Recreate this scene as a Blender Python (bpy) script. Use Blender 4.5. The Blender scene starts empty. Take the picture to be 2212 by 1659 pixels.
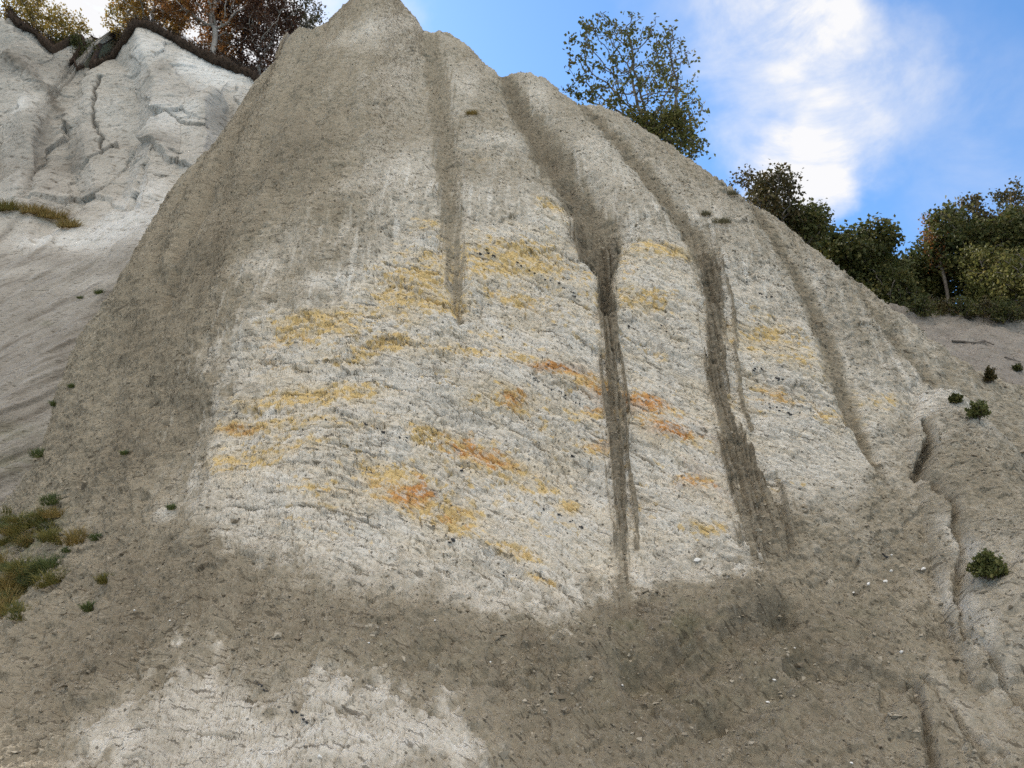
import bpy, math, random
import numpy as np
from mathutils import Vector

R = math.radians
SC = bpy.context.scene
COL = SC.collection

# ------------------------------------------------------------------ camera
FOC = 1916.0; CX = 1106.0; CY = 829.5           # photo measured at 2212 x 1659
PITCH = R(22.0); CAM = np.array([0.0, 0.0, 1.6])
cam = bpy.data.cameras.new('camera'); camo = bpy.data.objects.new('camera', cam); COL.objects.link(camo)
camo.location = CAM; camo.rotation_euler = (math.pi/2 + PITCH, 0, 0)
cam.sensor_width = 36; cam.lens = 36*FOC/2212; cam.clip_start = 0.1; cam.clip_end = 6000
SC.camera = camo
SC.render.engine = 'CYCLES'; SC.cycles.use_denoising = False
cP, sP = math.cos(PITCH), math.sin(PITCH)

def ray(px, py):
    a = (np.asarray(px, float)-CX)/FOC; b = (CY-np.asarray(py, float))/FOC
    return a, cP-b*sP, sP+b*cP

def raydir(px, py):
    d = np.array(ray(px, py), float); return d/np.linalg.norm(d)

# ------------------------------------------------------------------ light
SUN_EL, SUN_AZ = R(38), R(-42)                   # azimuth from +Y towards +X: the sun stands behind the cliff, to the left
SC.view_settings.view_transform = 'Standard'; SC.view_settings.look = 'None'
SC.view_settings.exposure = 1.27; SC.view_settings.gamma = 1.0
sl = bpy.data.lights.new('sun', 'SUN'); sl.energy = 3.0; sl.angle = R(0.5); sl.color = (1, .93, .82)
so = bpy.data.objects.new('sun', sl); COL.objects.link(so)
sd = Vector((math.sin(SUN_AZ)*math.cos(SUN_EL), math.cos(SUN_AZ)*math.cos(SUN_EL), math.sin(SUN_EL)))
so.rotation_euler = sd.to_track_quat('Z', 'Y').to_euler(); so.location = sd*200

class NT:
    """small helper that writes node trees"""
    def __init__(s, tree): s.t = tree; s.n = tree.nodes; s.l = tree.links
    def new(s, kind, **kw):
        n = s.n.new(kind)
        for k, v in kw.items(): setattr(n, k, v)
        return n
    def put(s, v, sock):
        if v is None: return
        if isinstance(v, bpy.types.NodeSocket): s.l.new(v, sock)
        else: sock.default_value = v
    def math(s, op, a, b=None, c=None, clamp=False):
        n = s.new('ShaderNodeMath', operation=op, use_clamp=clamp)
        for i, v in enumerate((a, b, c)): s.put(v, n.inputs[i])
        return n.outputs[0]
    def vmath(s, op, a, b=None, scale=None):
        n = s.new('ShaderNodeVectorMath', operation=op); s.put(a, n.inputs[0]); s.put(b, n.inputs[1])
        if scale is not None: s.put(scale, n.inputs['Scale'])
        return n.outputs['Value'] if op in ('DOT_PRODUCT', 'LENGTH') else n.outputs[0]
    def mapr(s, v, a, b, c=0., d=1., kind='SMOOTHSTEP'):
        n = s.new('ShaderNodeMapRange', interpolation_type=kind, clamp=True) if kind == 'LINEAR' else s.new('ShaderNodeMapRange', interpolation_type=kind)
        for i, x in enumerate((v, a, b, c, d)): s.put(x, n.inputs[i])
        return n.outputs[0]
    def noise(s, vec, scale, detail=4, rough=.55, dist=0., dims='3D'):
        n = s.new('ShaderNodeTexNoise', noise_dimensions=dims); s.put(vec, n.inputs['Vector'])
        n.inputs['Scale'].default_value = scale; n.inputs['Detail'].default_value = detail
        n.inputs['Roughness'].default_value = rough; n.inputs['Distortion'].default_value = dist
        return n
    def mix(s, f, a, b, blend='MIX'):
        n = s.new('ShaderNodeMix', data_type='RGBA', blend_type=blend); s.put(f, n.inputs[0])
        for v, i in ((a, 6), (b, 7)):
            if not isinstance(v, bpy.types.NodeSocket) and len(v) == 3: v = (*v, 1)
            s.put(v, n.inputs[i])
        return n.outputs[2]
    def mapping(s, vec, scale=(1, 1, 1), rot=(0, 0, 0), loc=(0, 0, 0)):
        n = s.new('ShaderNodeMapping'); s.put(vec, n.inputs[0]); n.inputs['Scale'].default_value = scale
        n.inputs['Rotation'].default_value = rot; n.inputs['Location'].default_value = loc
        return n.outputs[0]
    def attr(s, name):
        return s.new('ShaderNodeAttribute', attribute_type='GEOMETRY', attribute_name=name)

world = bpy.data.worlds.new('World'); SC.world = world; world.use_nodes = True
W = NT(world.node_tree); W.n.clear()
sky = W.new('ShaderNodeTexSky', sky_type='NISHITA', sun_disc=False, sun_elevation=SUN_EL, sun_rotation=SUN_AZ,
            air_density=1.0, dust_density=0.6, ozone_density=2.5, altitude=0)
tc = W.new('ShaderNodeTexCoord').outputs['Generated']
wob = W.noise(tc, 5.0, 6, .6)
dirw = W.vmath('ADD', tc, W.vmath('SCALE', W.vmath('SUBTRACT', wob.outputs['Color'], (.5, .5, .5)), scale=.16))
CLOUDS = [(1640, 85, 4.0, .46), (1750, 120, 3.2, .55), (1700, 20, 3.4, .18), (1710, 375, 3.0, .80), (1620, 320, 3.0, .46), (1790, 300, 2.6, .34), (1885, 210, 3.6, .38), (1950, 100, 3.6, .05),
          (1500, 20, 5, .20), (250, -20, 10, .62), (160, 90, 9, .5), (640, -10, 6, .6), (2212, 350, 5, .16), (2040, 240, 5, .05)]
dens = None
for px, py, rad, amp in CLOUDS:
    dd = raydir(px, py)
    v = W.mapr(W.vmath('DOT_PRODUCT', W.vmath('NORMALIZE', dirw), tuple(dd)), math.cos(R(rad*1.35)), 1.0, 0., amp)
    dens = v if dens is None else W.math('ADD', dens, v)
# unseen bright cloud added over the sea to light the cliff face
sepd = W.new('ShaderNodeSeparateXYZ'); W.put(tc, sepd.inputs[0])
back = W.math('MULTIPLY', W.mapr(sepd.outputs[1], .25, -.35, 0., 1.0), W.mapr(sepd.outputs[2], .05, .75, .06, 1.12))
dens = W.math('ADD', dens, back)
fib = W.noise(W.mapping(tc, (1, 1, 1.6)), 7.0, 8, .62, .4)
puff = W.mapr(fib.outputs['Fac'], .30, .70, .35, 1.35)
dens = W.math('MULTIPLY', dens, puff, clamp=True)
dens = W.mapr(dens, .02, .95, 0., 1., 'LINEAR')
skyc = W.mix(1.0, sky.outputs[0], (0.84, 1.14, 1.34), 'MULTIPLY')
cl = W.mix(dens, skyc, W.mix(W.mapr(sepd.outputs[1], .15, -.25), (5.0, 5.0, 5.1), (14.2, 12.6, 10.3)))
bg = W.new('ShaderNodeBackground'); W.put(cl, bg.inputs[0]); bg.inputs[1].default_value = 0.08
W.l.new(bg.outputs[0], W.new('ShaderNodeOutputWorld').inputs[0])

# ------------------------------------------------------------------ object helpers
def tag(o, label=None, cat=None, group=None, kind=None):
    if label: o['label'] = label
    if cat: o['category'] = cat
    if group: o['group'] = group
    if kind: o['kind'] = kind
    return o

def empty(name, loc=(0, 0, 0), rz=0.):
    o = bpy.data.objects.new(name, None); COL.objects.link(o); o.location = loc; o.rotation_euler = (0, 0, rz)
    o.empty_display_size = .2
    return o

def mesh_np(name, verts, faces, mat=None, smooth=True, attrs=None):
    """faces: (n,k) int array, all with k corners"""
    verts = np.asarray(verts, np.float32); faces = np.asarray(faces, np.int32)
    me = bpy.data.meshes.new(name); n, k = faces.shape
    me.vertices.add(len(verts)); me.vertices.foreach_set('co', verts.ravel())
    me.loops.add(n*k); me.loops.foreach_set('vertex_index', faces.ravel())
    me.polygons.add(n); me.polygons.foreach_set('loop_start', np.arange(0, n*k, k, dtype=np.int32))
    me.update(calc_edges=True)
    me.polygons.foreach_set('use_smooth', np.full(n, smooth, bool))
    for a, v in (attrs or {}).items():
        at = me.attributes.new(a, 'FLOAT', 'POINT'); at.data.foreach_set('value', np.asarray(v, np.float32).ravel())
    if mat: me.materials.append(mat)
    me.update()
    return me

def link(name, me, parent=None, loc=None):
    o = bpy.data.objects.new(name, me); COL.objects.link(o)
    if parent: o.parent = parent
    if loc is not None: o.location = loc
    return o

# ------------------------------------------------------------------ numpy noise
def sst(a, b, x):
    t = np.clip((x-a)/(b-a), 0, 1); return t*t*(3-2*t)
def _h(ix, iy, seed):
    h = (ix.astype(np.uint32)*np.uint32(374761393) + iy.astype(np.uint32)*np.uint32(668265263) + np.uint32((seed*2246822519) & 0xffffffff))
    h = (h ^ (h >> np.uint32(13)))*np.uint32(1274126177)
    return h ^ (h >> np.uint32(16))
def _r(h, k=0):
    return (((h >> np.uint32(k)) & np.uint32(0xffff)).astype(np.float32))/np.float32(65535.)
_GA = np.arange(64)*2*np.pi/64; _GX = np.cos(_GA).astype(np.float32); _GY = np.sin(_GA).astype(np.float32)
def pn(x, y, seed=0):
    x = x.astype(np.float32); y = y.astype(np.float32)
    fx = np.floor(x); fy = np.floor(y); ix = fx.astype(np.int32); iy = fy.astype(np.int32)
    x = x-fx; y = y-fy
    u = x*x*x*(x*(x*6-15)+10); v = y*y*y*(y*(y*6-15)+10)
    def g(dx, dy):
        k = (_h(ix+dx, iy+dy, seed) & np.uint32(63)); return _GX[k]*(x-dx) + _GY[k]*(y-dy)
    a = g(0, 0); a += u*(g(1, 0)-a); b = g(0, 1); b += u*(g(1, 1)-b)
    return (a+v*(b-a))*1.5
def fbm(x, y, seed=0, oct=4, gain=.5, lac=2.07):
    s = 0; a = 1.; t = 0.
    for i in range(oct):
        s = s + a*pn(x, y, seed+i*17); t += a; a *= gain; x = x*lac+3.1; y = y*lac-1.7
    return s/t
def cells(x, y, seed=0, jit=.95):
    """nearest jittered cell: F1, F2, hash of the cell, offset to its centre"""
    x = x.astype(np.float32); y = y.astype(np.float32)
    ix = np.floor(x).astype(np.int32); iy = np.floor(y).astype(np.int32)
    f1 = np.full(x.shape, 9., np.float32); f2 = f1.copy(); hh = np.zeros(x.shape, np.uint32); ox = np.zeros_like(f1); oy = np.zeros_like(f1)
    for dx in (-1, 0, 1):
        for dy in (-1, 0, 1):
            h = _h(ix+dx, iy+dy, seed)
            qx = x-(ix+dx+.5+(_r(h)-.5)*jit); qy = y-(iy+dy+.5+(_r(h, 8)-.5)*jit)
            d = qx*qx+qy*qy; m = d < f1
            f2 = np.where(m, f1, np.minimum(f2, d)); f1 = np.where(m, d, f1)
            hh = np.where(m, h, hh); ox = np.where(m, qx, ox); oy = np.where(m, qy, oy)
    return np.sqrt(f1), np.sqrt(f2), hh, ox, oy
def facets(x, y, seed=0, tilt=.6):
    """broken stone: every cell is a flake with its own tilt and height"""
    f1, f2, h, ox, oy = cells(x, y, seed)
    h2 = (h*np.uint32(2654435761)) ^ (h >> np.uint32(7))
    v = (_r(h2)-.5) + tilt*2*((_r(h2, 5)-.5)*ox + (_r(h2, 11)-.3)*oy)
    return v, f2-f1, _r(h2, 14)

# ------------------------------------------------------------------ the main cliff: a spur leaning back from the beach
_zt = np.linspace(-6, 70, 1521)
_yt = np.interp(_zt, [-6, -2, 0, 2.5, 4.8, 8, 17, 25, 40, 70], [8, 11.5, 13.3, 16.2, 18.3, 20.0, 23.6, 28.3, 37.5, 58])
_k = np.exp(-np.linspace(-2, 2, 41)**2); _k /= _k.sum(); _yt = np.convolve(np.pad(_yt, 20, 'reflect', reflect_type='odd'), _k, 'valid')
def Y_main(x, z):
    l = np.clip(-3-x, 0, None); r = np.clip(x-6, 0, None)
    return np.interp(z, _zt, _yt) + .030*l*l + .26*np.clip(-7-x, 0, None)*sst(21, 6, z) + .018*r*r

def cast(fn, px, py, s0=6., s1=110., n=2600):
    px = np.atleast_1d(np.asarray(px, float)); py = np.atleast_1d(np.asarray(py, float))
    dx, dy, dz = ray(px, py); s = np.linspace(s0, s1, n)[:, None]
    x = s*dx; y = s*dy; z = CAM[2]+s*dz
    hit = y >= fn(x, z); i = np.where(hit.any(0), hit.argmax(0), n-1); j = np.arange(len(px))
    return np.stack([x[i, j], y[i, j], z[i, j]], 1)

def pts(fn, lst):
    """picture points with half widths in picture pixels -> world points and metres"""
    a = np.array([p[:2] for p in lst], float); w = cast(fn, a[:, 0], a[:, 1])
    d = np.linalg.norm(w-CAM, axis=1); hw = np.array([p[2] if len(p) > 2 else 0 for p in lst], float)*d/FOC*.95
    return w, hw

class Field:
    """slowly varying maps over the front elevation (x, z) of a cliff, kept on a 8 cm raster"""
    def __init__(s, x0, x1, z0, z1, res=.08):
        s.x0, s.z0, s.res = x0, z0, res
        s.gx = np.arange(x0, x1+res, res); s.gz = np.arange(z0, z1+res, res)
        s.X, s.Z = np.meshgrid(s.gx, s.gz)
    def sample(s, A, x, z):
        u = np.clip((x-s.x0)/s.res, 0, len(s.gx)-1.001); v = np.clip((z-s.z0)/s.res, 0, len(s.gz)-1.001)
        i = u.astype(int); j = v.astype(int); u = u-i; v = v-j
        return (A[j, i]*(1-u)+A[j, i+1]*u)*(1-v) + (A[j+1, i]*(1-u)+A[j+1, i+1]*u)*v
    def line(s, P, hw):
        """distance to a polyline divided by its half width; also the running length"""
        D = np.full(s.X.shape, 1e3); S = np.zeros_like(D); Q = np.full(s.X.shape, 1e3); acc = 0.
        for (a, b, wa, wb) in zip(P[:-1], P[1:], hw[:-1], hw[1:]):
            ax, az, bx, bz = a[0], a[2], b[0], b[2]; ux, uz = bx-ax, bz-az; L2 = ux*ux+uz*uz+1e-9
            t = np.clip(((s.X-ax)*ux+(s.Z-az)*uz)/L2, 0, 1)
            d = np.hypot(s.X-ax-t*ux, s.Z-az-t*uz); q = d/np.maximum(wa+(wb-wa)*t, .02)
            m = q < Q; Q = np.where(m, q, Q); D = np.where(m, d, D)
            S = np.where(m, acc+t*math.sqrt(L2), S); acc += math.sqrt(L2)
        return Q, D, S
    def poly(s, P):
        """signed distance to a polygon, positive inside"""
        D = np.full(s.X.shape, 1e3); ins = np.zeros(s.X.shape, bool); n = len(P)
        for i in range(n):
            a, b = P[i], P[(i+1) % n]; ax, az, bx, bz = a[0], a[2], b[0], b[2]; ux, uz = bx-ax, bz-az
            t = np.clip(((s.X-ax)*ux+(s.Z-az)*uz)/(ux*ux+uz*uz+1e-9), 0, 1)
            D = np.minimum(D, np.hypot(s.X-ax-t*ux, s.Z-az-t*uz))
            c = (az > s.Z) != (bz > s.Z)
            ins ^= c & (s.X < (bx-ax)*(s.Z-az)/(bz-az+1e-9)+ax)
        return np.where(ins, D, -D)
    def blobs(s, fn, lst):
        A = np.zeros(s.X.shape)
        for (px, py, rx, ry, amp, *ang) in lst:
            c = cast(fn, [px], [py])[0]; k = np.linalg.norm(c-CAM)/FOC
            dx = s.X-c[0]; dz = s.Z-c[2]; t = ang[0] if ang else 0.
            if t: dx, dz = dx*math.cos(t)-dz*math.sin(t), dx*math.sin(t)+dz*math.cos(t)
            A += amp*np.exp(-((dx/(rx*k))**2+(dz/(ry*k))**2))
        return A

def grid_faces(nr, nc):
    i = np.arange(nr*nc).reshape(nr, nc)
    return np.stack([i[:-1, :-1].ravel(), i[:-1, 1:].ravel(), i[1:, 1:].ravel(), i[1:, :-1].ravel()], 1)

def surf_normal(fn, x, z):
    e = .05; yx = (fn(x+e, z)-fn(x-e, z))/(2*e); yz = (fn(x, z+e)-fn(x, z-e))/(2*e)
    l = np.sqrt(yx*yx+yz*yz+1); return yx/l, -1/l, yz/l

# ---- rock material: chalk, mud wash, iron stain and painted shade are maps carried by the cliff itself
def rock_material(name, mud=(.338, .298, .230), dark=(.165, .138, .100), chalk=(.625, .585, .515), white=(.78, .765, .725), speck=.75, bump=1.0, fine=1.0, dash=.8):
    m = bpy.data.materials.new(name); m.use_nodes = True; T = NT(m.node_tree); b = T.n['Principled BSDF']
    b.inputs['Roughness'].default_value = .95; b.inputs['Specular IOR Level'].default_value = .12
    oc = T.new('ShaderNodeTexCoord').outputs['Object']
    cov = T.attr('cover').outputs['Fac']; ir = T.attr('iron').outputs['Fac']; hue = T.attr('rust').outputs['Fac']; gr = T.attr('green').outputs['Fac']
    n1 = T.noise(oc, 3.2*fine, 6, .65).outputs['Fac']; n2 = T.noise(oc, 17*fine, 4, .7).outputs['Fac']
    jit = T.math('MULTIPLY_ADD', T.math('SUBTRACT', n1, .5), .32, T.math('MULTIPLY', T.math('SUBTRACT', n2, .5), .5))
    c = T.math('ADD', cov, jit)
    col = T.mix(T.mapr(c, -.9, 0., 0, 1, 'LINEAR'), dark, mud)
    col = T.mix(T.mapr(c, 0., .8, 0, 1, 'LINEAR'), col, chalk)
    col = T.mix(T.mapr(c, .8, 1.35, 0, 1, 'LINEAR'), col, white)
    iron = T.mix(T.mapr(T.math('ADD', hue, T.math('SUBTRACT', n2, .5)), .25, .8, 0, 1), (.68, .50, .22), (.58, .26, .065))
    col = T.mix(T.mapr(T.math('ADD', ir, T.math('MULTIPLY', T.math('SUBTRACT', n2, .5), .30)), .02, .85, 0, .92, 'LINEAR'), col, iron)
    col = T.mix(T.math('MULTIPLY', gr, .8, clamp=True), col, (.13, .15, .065))
    # grains of dark flint and mud crumbs
    v = T.new('ShaderNodeTexVoronoi', feature='F1'); T.put(oc, v.inputs['Vector']); v.inputs['Scale'].default_value = 7.5*fine
    sz = T.new('ShaderNodeSeparateColor'); T.put(v.outputs['Color'], sz.inputs[0])
    g1 = T.math('LESS_THAN', v.outputs['Distance'], T.mapr(sz.outputs[0], .55, 1., 0., .26, 'LINEAR'))
    col = T.mix(T.math('MULTIPLY', g1, speck), col, (.085, .075, .06))
    v2 = T.new('ShaderNodeTexVoronoi', feature='F1'); T.put(oc, v2.inputs['Vector']); v2.inputs['Scale'].default_value = 16*fine
    sz2 = T.new('ShaderNodeSeparateColor'); T.put(v2.outputs['Color'], sz2.inputs[0])
    g2 = T.math('LESS_THAN', v2.outputs['Distance'], T.mapr(sz2.outputs[1], .6, 1., 0., .3, 'LINEAR'))
    col = T.mix(T.math('MULTIPLY', g2, speck*.5), col, (.52, .49, .43))
    bc = T.new('ShaderNodeCombineXYZ'); T.put(T.attr('bu').outputs['Fac'], bc.inputs[0]); T.put(T.attr('bv').outputs['Fac'], bc.inputs[1]); bc = bc.outputs[0]
    d1 = T.noise(T.mapping(bc, (1.7*fine, 12*fine, 1)), 1.0, 3, .6, .6).outputs['Fac']; d2 = T.noise(T.mapping(bc, (4.2*fine, 20*fine, 1), (0, 0, .15), (7, 3, 0)), 1.0, 3, .6, .4).outputs['Fac']
    gap = T.math('MAXIMUM', T.mapr(d1, .61, .66), T.mapr(d2, .63, .68))
    chip = T.math('MAXIMUM', T.mapr(d1, .41, .33), T.math('MULTIPLY', T.mapr(d2, .40, .32), .8))
    col = T.mix(T.math('MULTIPLY', gap, dash), col, T.mix(.22, (.075, .062, .045), col)); col = T.mix(T.math('MULTIPLY', chip, .30), col, T.mix(.5, (.62, .59, .53), col))  # mud-toned dashes stand in for the shade of fine cracks
    T.put(col, b.inputs['Base Color'])
    bn = T.noise(oc, 9*fine, 8, .72).outputs['Fac']
    hgt = T.math('ADD', T.math('ADD', T.math('MULTIPLY', bn, .16), T.math('MULTIPLY', T.math('SUBTRACT', chip, gap), .03)), T.math('MULTIPLY', T.math('MULTIPLY', g1, -.02), 1.))
    bp = T.new('ShaderNodeBump'); bp.inputs['Strength'].default_value = .75; bp.inputs['Distance'].default_value = bump
    T.put(hgt, bp.inputs['Height']); T.l.new(bp.outputs[0], b.inputs['Normal'])
    return m

ROCK = rock_material('chalk_and_mud')
PALE = rock_material('pale_chalk', mud=(.44, .415, .375), dark=(.19, .17, .145), chalk=(.67, .66, .635), white=(.82, .82, .81), speck=.3, fine=.8)
PINK = rock_material('grey_scree', mud=(.335, .305, .272), dark=(.18, .16, .14), chalk=(.50, .475, .44), speck=.35, fine=.9)

CREST = [(-700, 1700), (-400, 1500), (-150, 1250), (-40, 1120), (0, 1078), (35, 1040), (70, 985), (100, 900), (112, 850), (140, 770), (165, 715), (200, 670), (228, 635), (280, 545), (330, 455), (380, 380),
         (440, 322), (500, 245), (545, 172), (590, 128), (606, 100), (612, 85), (622, 56), (650, 53), (675, 58), (700, 46), (722, 22), (745, 2), (775, -30), (820, -48), (850, -24), (872, 2), (897, 28), (916, 60), (940, 62),
         (966, 60), (1010, 88), (1050, 130), (1078, 148), (1105, 148), (1130, 147), (1180, 160), (1215, 190), (1250, 215), (1275, 217), (1300, 219), (1350, 240), (1420, 284),
         (1490, 328), (1560, 380), (1620, 420), (1700, 470), (1740, 505), (1800, 553), (1870, 600), (1920, 645), (1965, 674), (2010, 712), (2060, 748), (2110, 785), (2160, 806), (2230, 826), (2400, 880), (2700, 1000), (3000, 1150)]
cw = cast(Y_main, [p[0] for p in CREST], [p[1] for p in CREST])
o_ = np.argsort(cw[:, 0]); CRX, CRZ = cw[o_, 0], cw[o_, 2]

FM = Field(-30, 34, -4, 47)
streaks = {
 'a': [(925, 75, 16), (950, 200, 20), (962, 320, 22), (970, 450, 24), (980, 560, 18), (985, 640, 12), (990, 690, 5)],
 'b': [(1086, 150, 12), (1125, 220, 26), (1180, 310, 36), (1235, 400, 38), (1290, 470, 40), (1300, 535, 34), (1309, 580, 16), (1316, 660, 12)],
 'c': [(1255, 222, 9), (1330, 300, 18), (1400, 380, 18), (1460, 450, 18), (1510, 520, 24), (1534, 580, 20), (1541, 650, 14)],
 'd': [(1610, 410, 8), (1650, 480, 13), (1700, 560, 13), (1750, 640, 16), (1780, 720, 20), (1805, 800, 25), (1830, 860, 22), (1850, 920, 17), (1875, 970, 13), (1895, 1020, 8)],
 'e': [(1830, 560, 8), (1880, 660, 9), (1940, 740, 11), (1990, 800, 11), (2020, 830, 8)],
 'f': [(560, 190, 10), (500, 300, 16), (430, 430, 18), (370, 560, 18), (350, 660, 12)],
 'g': [(470, 290, 8), (400, 400, 12), (345, 490, 16), (330, 610, 16)],
 'B': [(1288, 470, 44), (1300, 525, 30), (1310, 580, 13), (1316, 640, 14), (1316, 700, 15), (1318, 800, 15), (1322, 850, 14), (1330, 890, 24), (1332, 930, 18), (1334, 1000, 15), (1342, 1080, 13), (1346, 1150, 9), (1350, 1220, 8), (1345, 1290, 18)],
 'B2': [(1260, 450, 22), (1258, 500, 22), (1262, 552, 14)],
 'B3': [(1338, 700, 4), (1346, 790, 5), (1356, 870, 7), (1352, 960, 5), (1362, 1020, 5), (1372, 1090, 5), (1376, 1180, 5)],
 'B4': [(1300, 620, 4), (1296, 740, 4), (1302, 860, 4), (1318, 960, 4), (1328, 1080, 4), (1334, 1190, 4)],
 'C': [(1505, 500, 22), (1532, 570, 20), (1540, 640, 18), (1542, 700, 20), (1545, 780, 20), (1560, 880, 20), (1585, 960, 26), (1612, 1040, 34), (1645, 1110, 46), (1660, 1170, 50)],
 'C2': [(1566, 585, 4), (1586, 680, 5), (1590, 760, 5), (1602, 850, 4), (1622, 930, 4)],
 'C3': [(1540, 780, 5), (1556, 880, 6), (1572, 960, 6), (1588, 1060, 7), (1602, 1170, 5)],
 'u1': [(600, 672, 3), (632, 664, 5), (664, 692, 5), (706, 692, 3)], 'u2': [(690, 716, 3), (780, 738, 5), (860, 732, 5), (930, 760, 5), (985, 785, 3)], 'u3': [(845, 602, 3), (930, 642, 5), (1016, 664, 3)],
 'u4': [(1050, 545, 3), (1150, 592, 5), (1240, 642, 3)], 'u5': [(520, 878, 3), (640, 884, 4), (760, 906, 4), (820, 925, 3)], 'u6': [(1320, 532, 3), (1400, 524, 5), (1470, 548, 5), (1510, 580, 3)], 'u7': [(1420, 690, 3), (1480, 730, 4), (1540, 775, 3)],
 'u8': [(1130, 800, 3), (1200, 842, 4), (1270, 878, 3)], 'u9': [(560, 775, 3), (640, 790, 5), (700, 776, 5), (760, 800, 3)], 'v1': [(1085, 480, 3), (1150, 450, 5), (1220, 428, 5), (1255, 465, 3)], 'v2': [(1600, 790, 3), (1680, 812, 4), (1760, 850, 3)], 'v3': [(880, 950, 3), (980, 1000, 4), (1090, 1040, 3)], 'v4': [(1120, 560, 3), (1190, 540, 4), (1280, 566, 4)],
 'k1': [(1990, 925, 4), (1994, 985, 7), (1985, 1040, 10)],
 'k2': [(1988, 1045, 5), (2030, 1125, 7), (2046, 1190, 8), (2062, 1260, 8), (2056, 1330, 7), (2082, 1412, 7), (2140, 1482, 8), (2212, 1548, 9), (2300, 1650, 9)],
 'k3': [(1958, 1470, 5), (1990, 1560, 7), (2022, 1690, 9)],
 'k4': [(1985, 1475, 4), (2066, 1560, 6), (2120, 1650, 8)],
 'l1': [(1230, 1385, 30), (1400, 1395, 45), (1520, 1352, 45), (1640, 1292, 30)],
 'h1': [(1380, 1440, 30), (1500, 1408, 32), (1590, 1372, 26), (1700, 1330, 16)],
 'h2': [(1715, 1442, 14), (1800, 1432, 20), (1890, 1462, 14), (1960, 1488, 10)],
 'h3': [(1530, 1550, 18), (1590, 1505, 22), (1690, 1485, 16)],
}
SQ = {k: FM.line(*pts(Y_main, v)) for k, v in streaks.items()}
def gauss(k, w=1.): return np.exp(-(SQ[k][0]/w)**2)

SPT = lambda L: pts(Y_main, L)[0]
face_poly = FM.poly(SPT([(455, 1060), (425, 980), (470, 905), (525, 840), (535, 770), (560, 720), (600, 668), (660, 690), (700, 640), (760, 610), (830, 545), (860, 500), (900, 470), (960, 470), (1040, 475), (1090, 465), (1150, 445), (1215, 425),
    (1250, 470), (1285, 560), (1330, 520), (1400, 515), (1470, 545), (1520, 600), (1600, 612), (1680, 660), (1760, 745), (1830, 800), (1890, 830), (1960, 870), (1985, 900), (1920, 940), (1850, 1000), (1780, 1050), (1710, 1100), (1650, 1150),
    (1590, 1185), (1490, 1190), (1400, 1230), (1290, 1280), (1200, 1305), (1080, 1265), (960, 1230), (800, 1215), (640, 1205), (530, 1140), (520, 1090)]))
low_poly = FM.poly(SPT([(170, 1570), (240, 1530), (330, 1470), (390, 1420), (455, 1395), (500, 1425), (560, 1490), (630, 1525), (680, 1470), (720, 1475), (770, 1470), (815, 1470), (850, 1510), (960, 1520), (1040, 1590), (1030, 1700), (600, 1750), (200, 1750), (230, 1640)]))
lobe_edge = SPT([(1983, 858), (2021, 846), (2085, 873), (2141, 936), (2208, 1012), (2260, 1090), (2330, 1220), (2400, 1500), (2100, 1500), (2000, 1200), (1960, 960)])
lobe = FM.poly(lobe_edge)
rightg = FM.poly(SPT([(2070, 1240), (2130, 1130), (2212, 1090), (2500, 1100), (2500, 1750), (2300, 1640), (2212, 1540), (2140, 1475), (2085, 1405), (2062, 1330)]))

pale = FM.blobs(Y_main, [(810, 60, 90, 90, .55), (870, 160, 40, 120, .3), (1080, 305, 70, 45, .55), (860, 370, 90, 90, .5), (1160, 210, 35, 90, .5), (1290, 330, 60, 110, .40), (1400, 400, 70, 110, .35), (1010, 180, 40, 100, .35), (1560, 480, 60, 80, .3),
    (560, 570, 70, 40, .5), (730, 600, 110, 30, .55), (960, 420, 100, 50, .3), (2030, 880, 50, 40, .5), (2110, 960, 60, 70, .25), (360, 1110, 28, 22, .9), (640, 500, 50, 60, .25), (1650, 600, 90, 60, .3), (1900, 800, 90, 50, .25),
    (1480, 1240, 90, 30, .45), (1780, 1060, 80, 40, .35), (520, 1090, 90, 40, .35), (1000, 1270, 250, 40, .3), (1980, 1300, 60, 100, .2), (2046, 1220, 14, 70, .8), (2068, 1350, 14, 60, .7), (2110, 1430, 16, 30, .7, .8), (2160, 1490, 16, 40, .7, .8), (2120, 1580, 90, 90, .3), (2150, 1350, 80, 160, .25), (2020, 1480, 20, 60, .3), (450, 790, 40, 50, .35),
    (640, 330, 110, 160, -.40), (450, 560, 70, 130, -.25), (700, 460, 60, 60, -.3), (330, 700, 120, 130, -.20), (300, 950, 160, 90, -.30), (420, 1000, 60, 60, -.2), (350, 1250, 260, 110, -.34), (800, 1350, 320, 80, -.35),
    (1250, 1480, 240, 130, -.32), (1600, 1340, 260, 90, -.38), (1500, 1560, 300, 120, -.30), (1800, 1450, 160, 120, -.24), (1450, 1270, 140, 30, -.3), (150, 1450, 170, 90, -.3), (1230, 1400, 300, 60, -.2), (1660, 1150, 70, 80, -.55), (1345, 1310, 60, 60, -.45), (920, 1460, 120, 60, -.3)])
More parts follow.
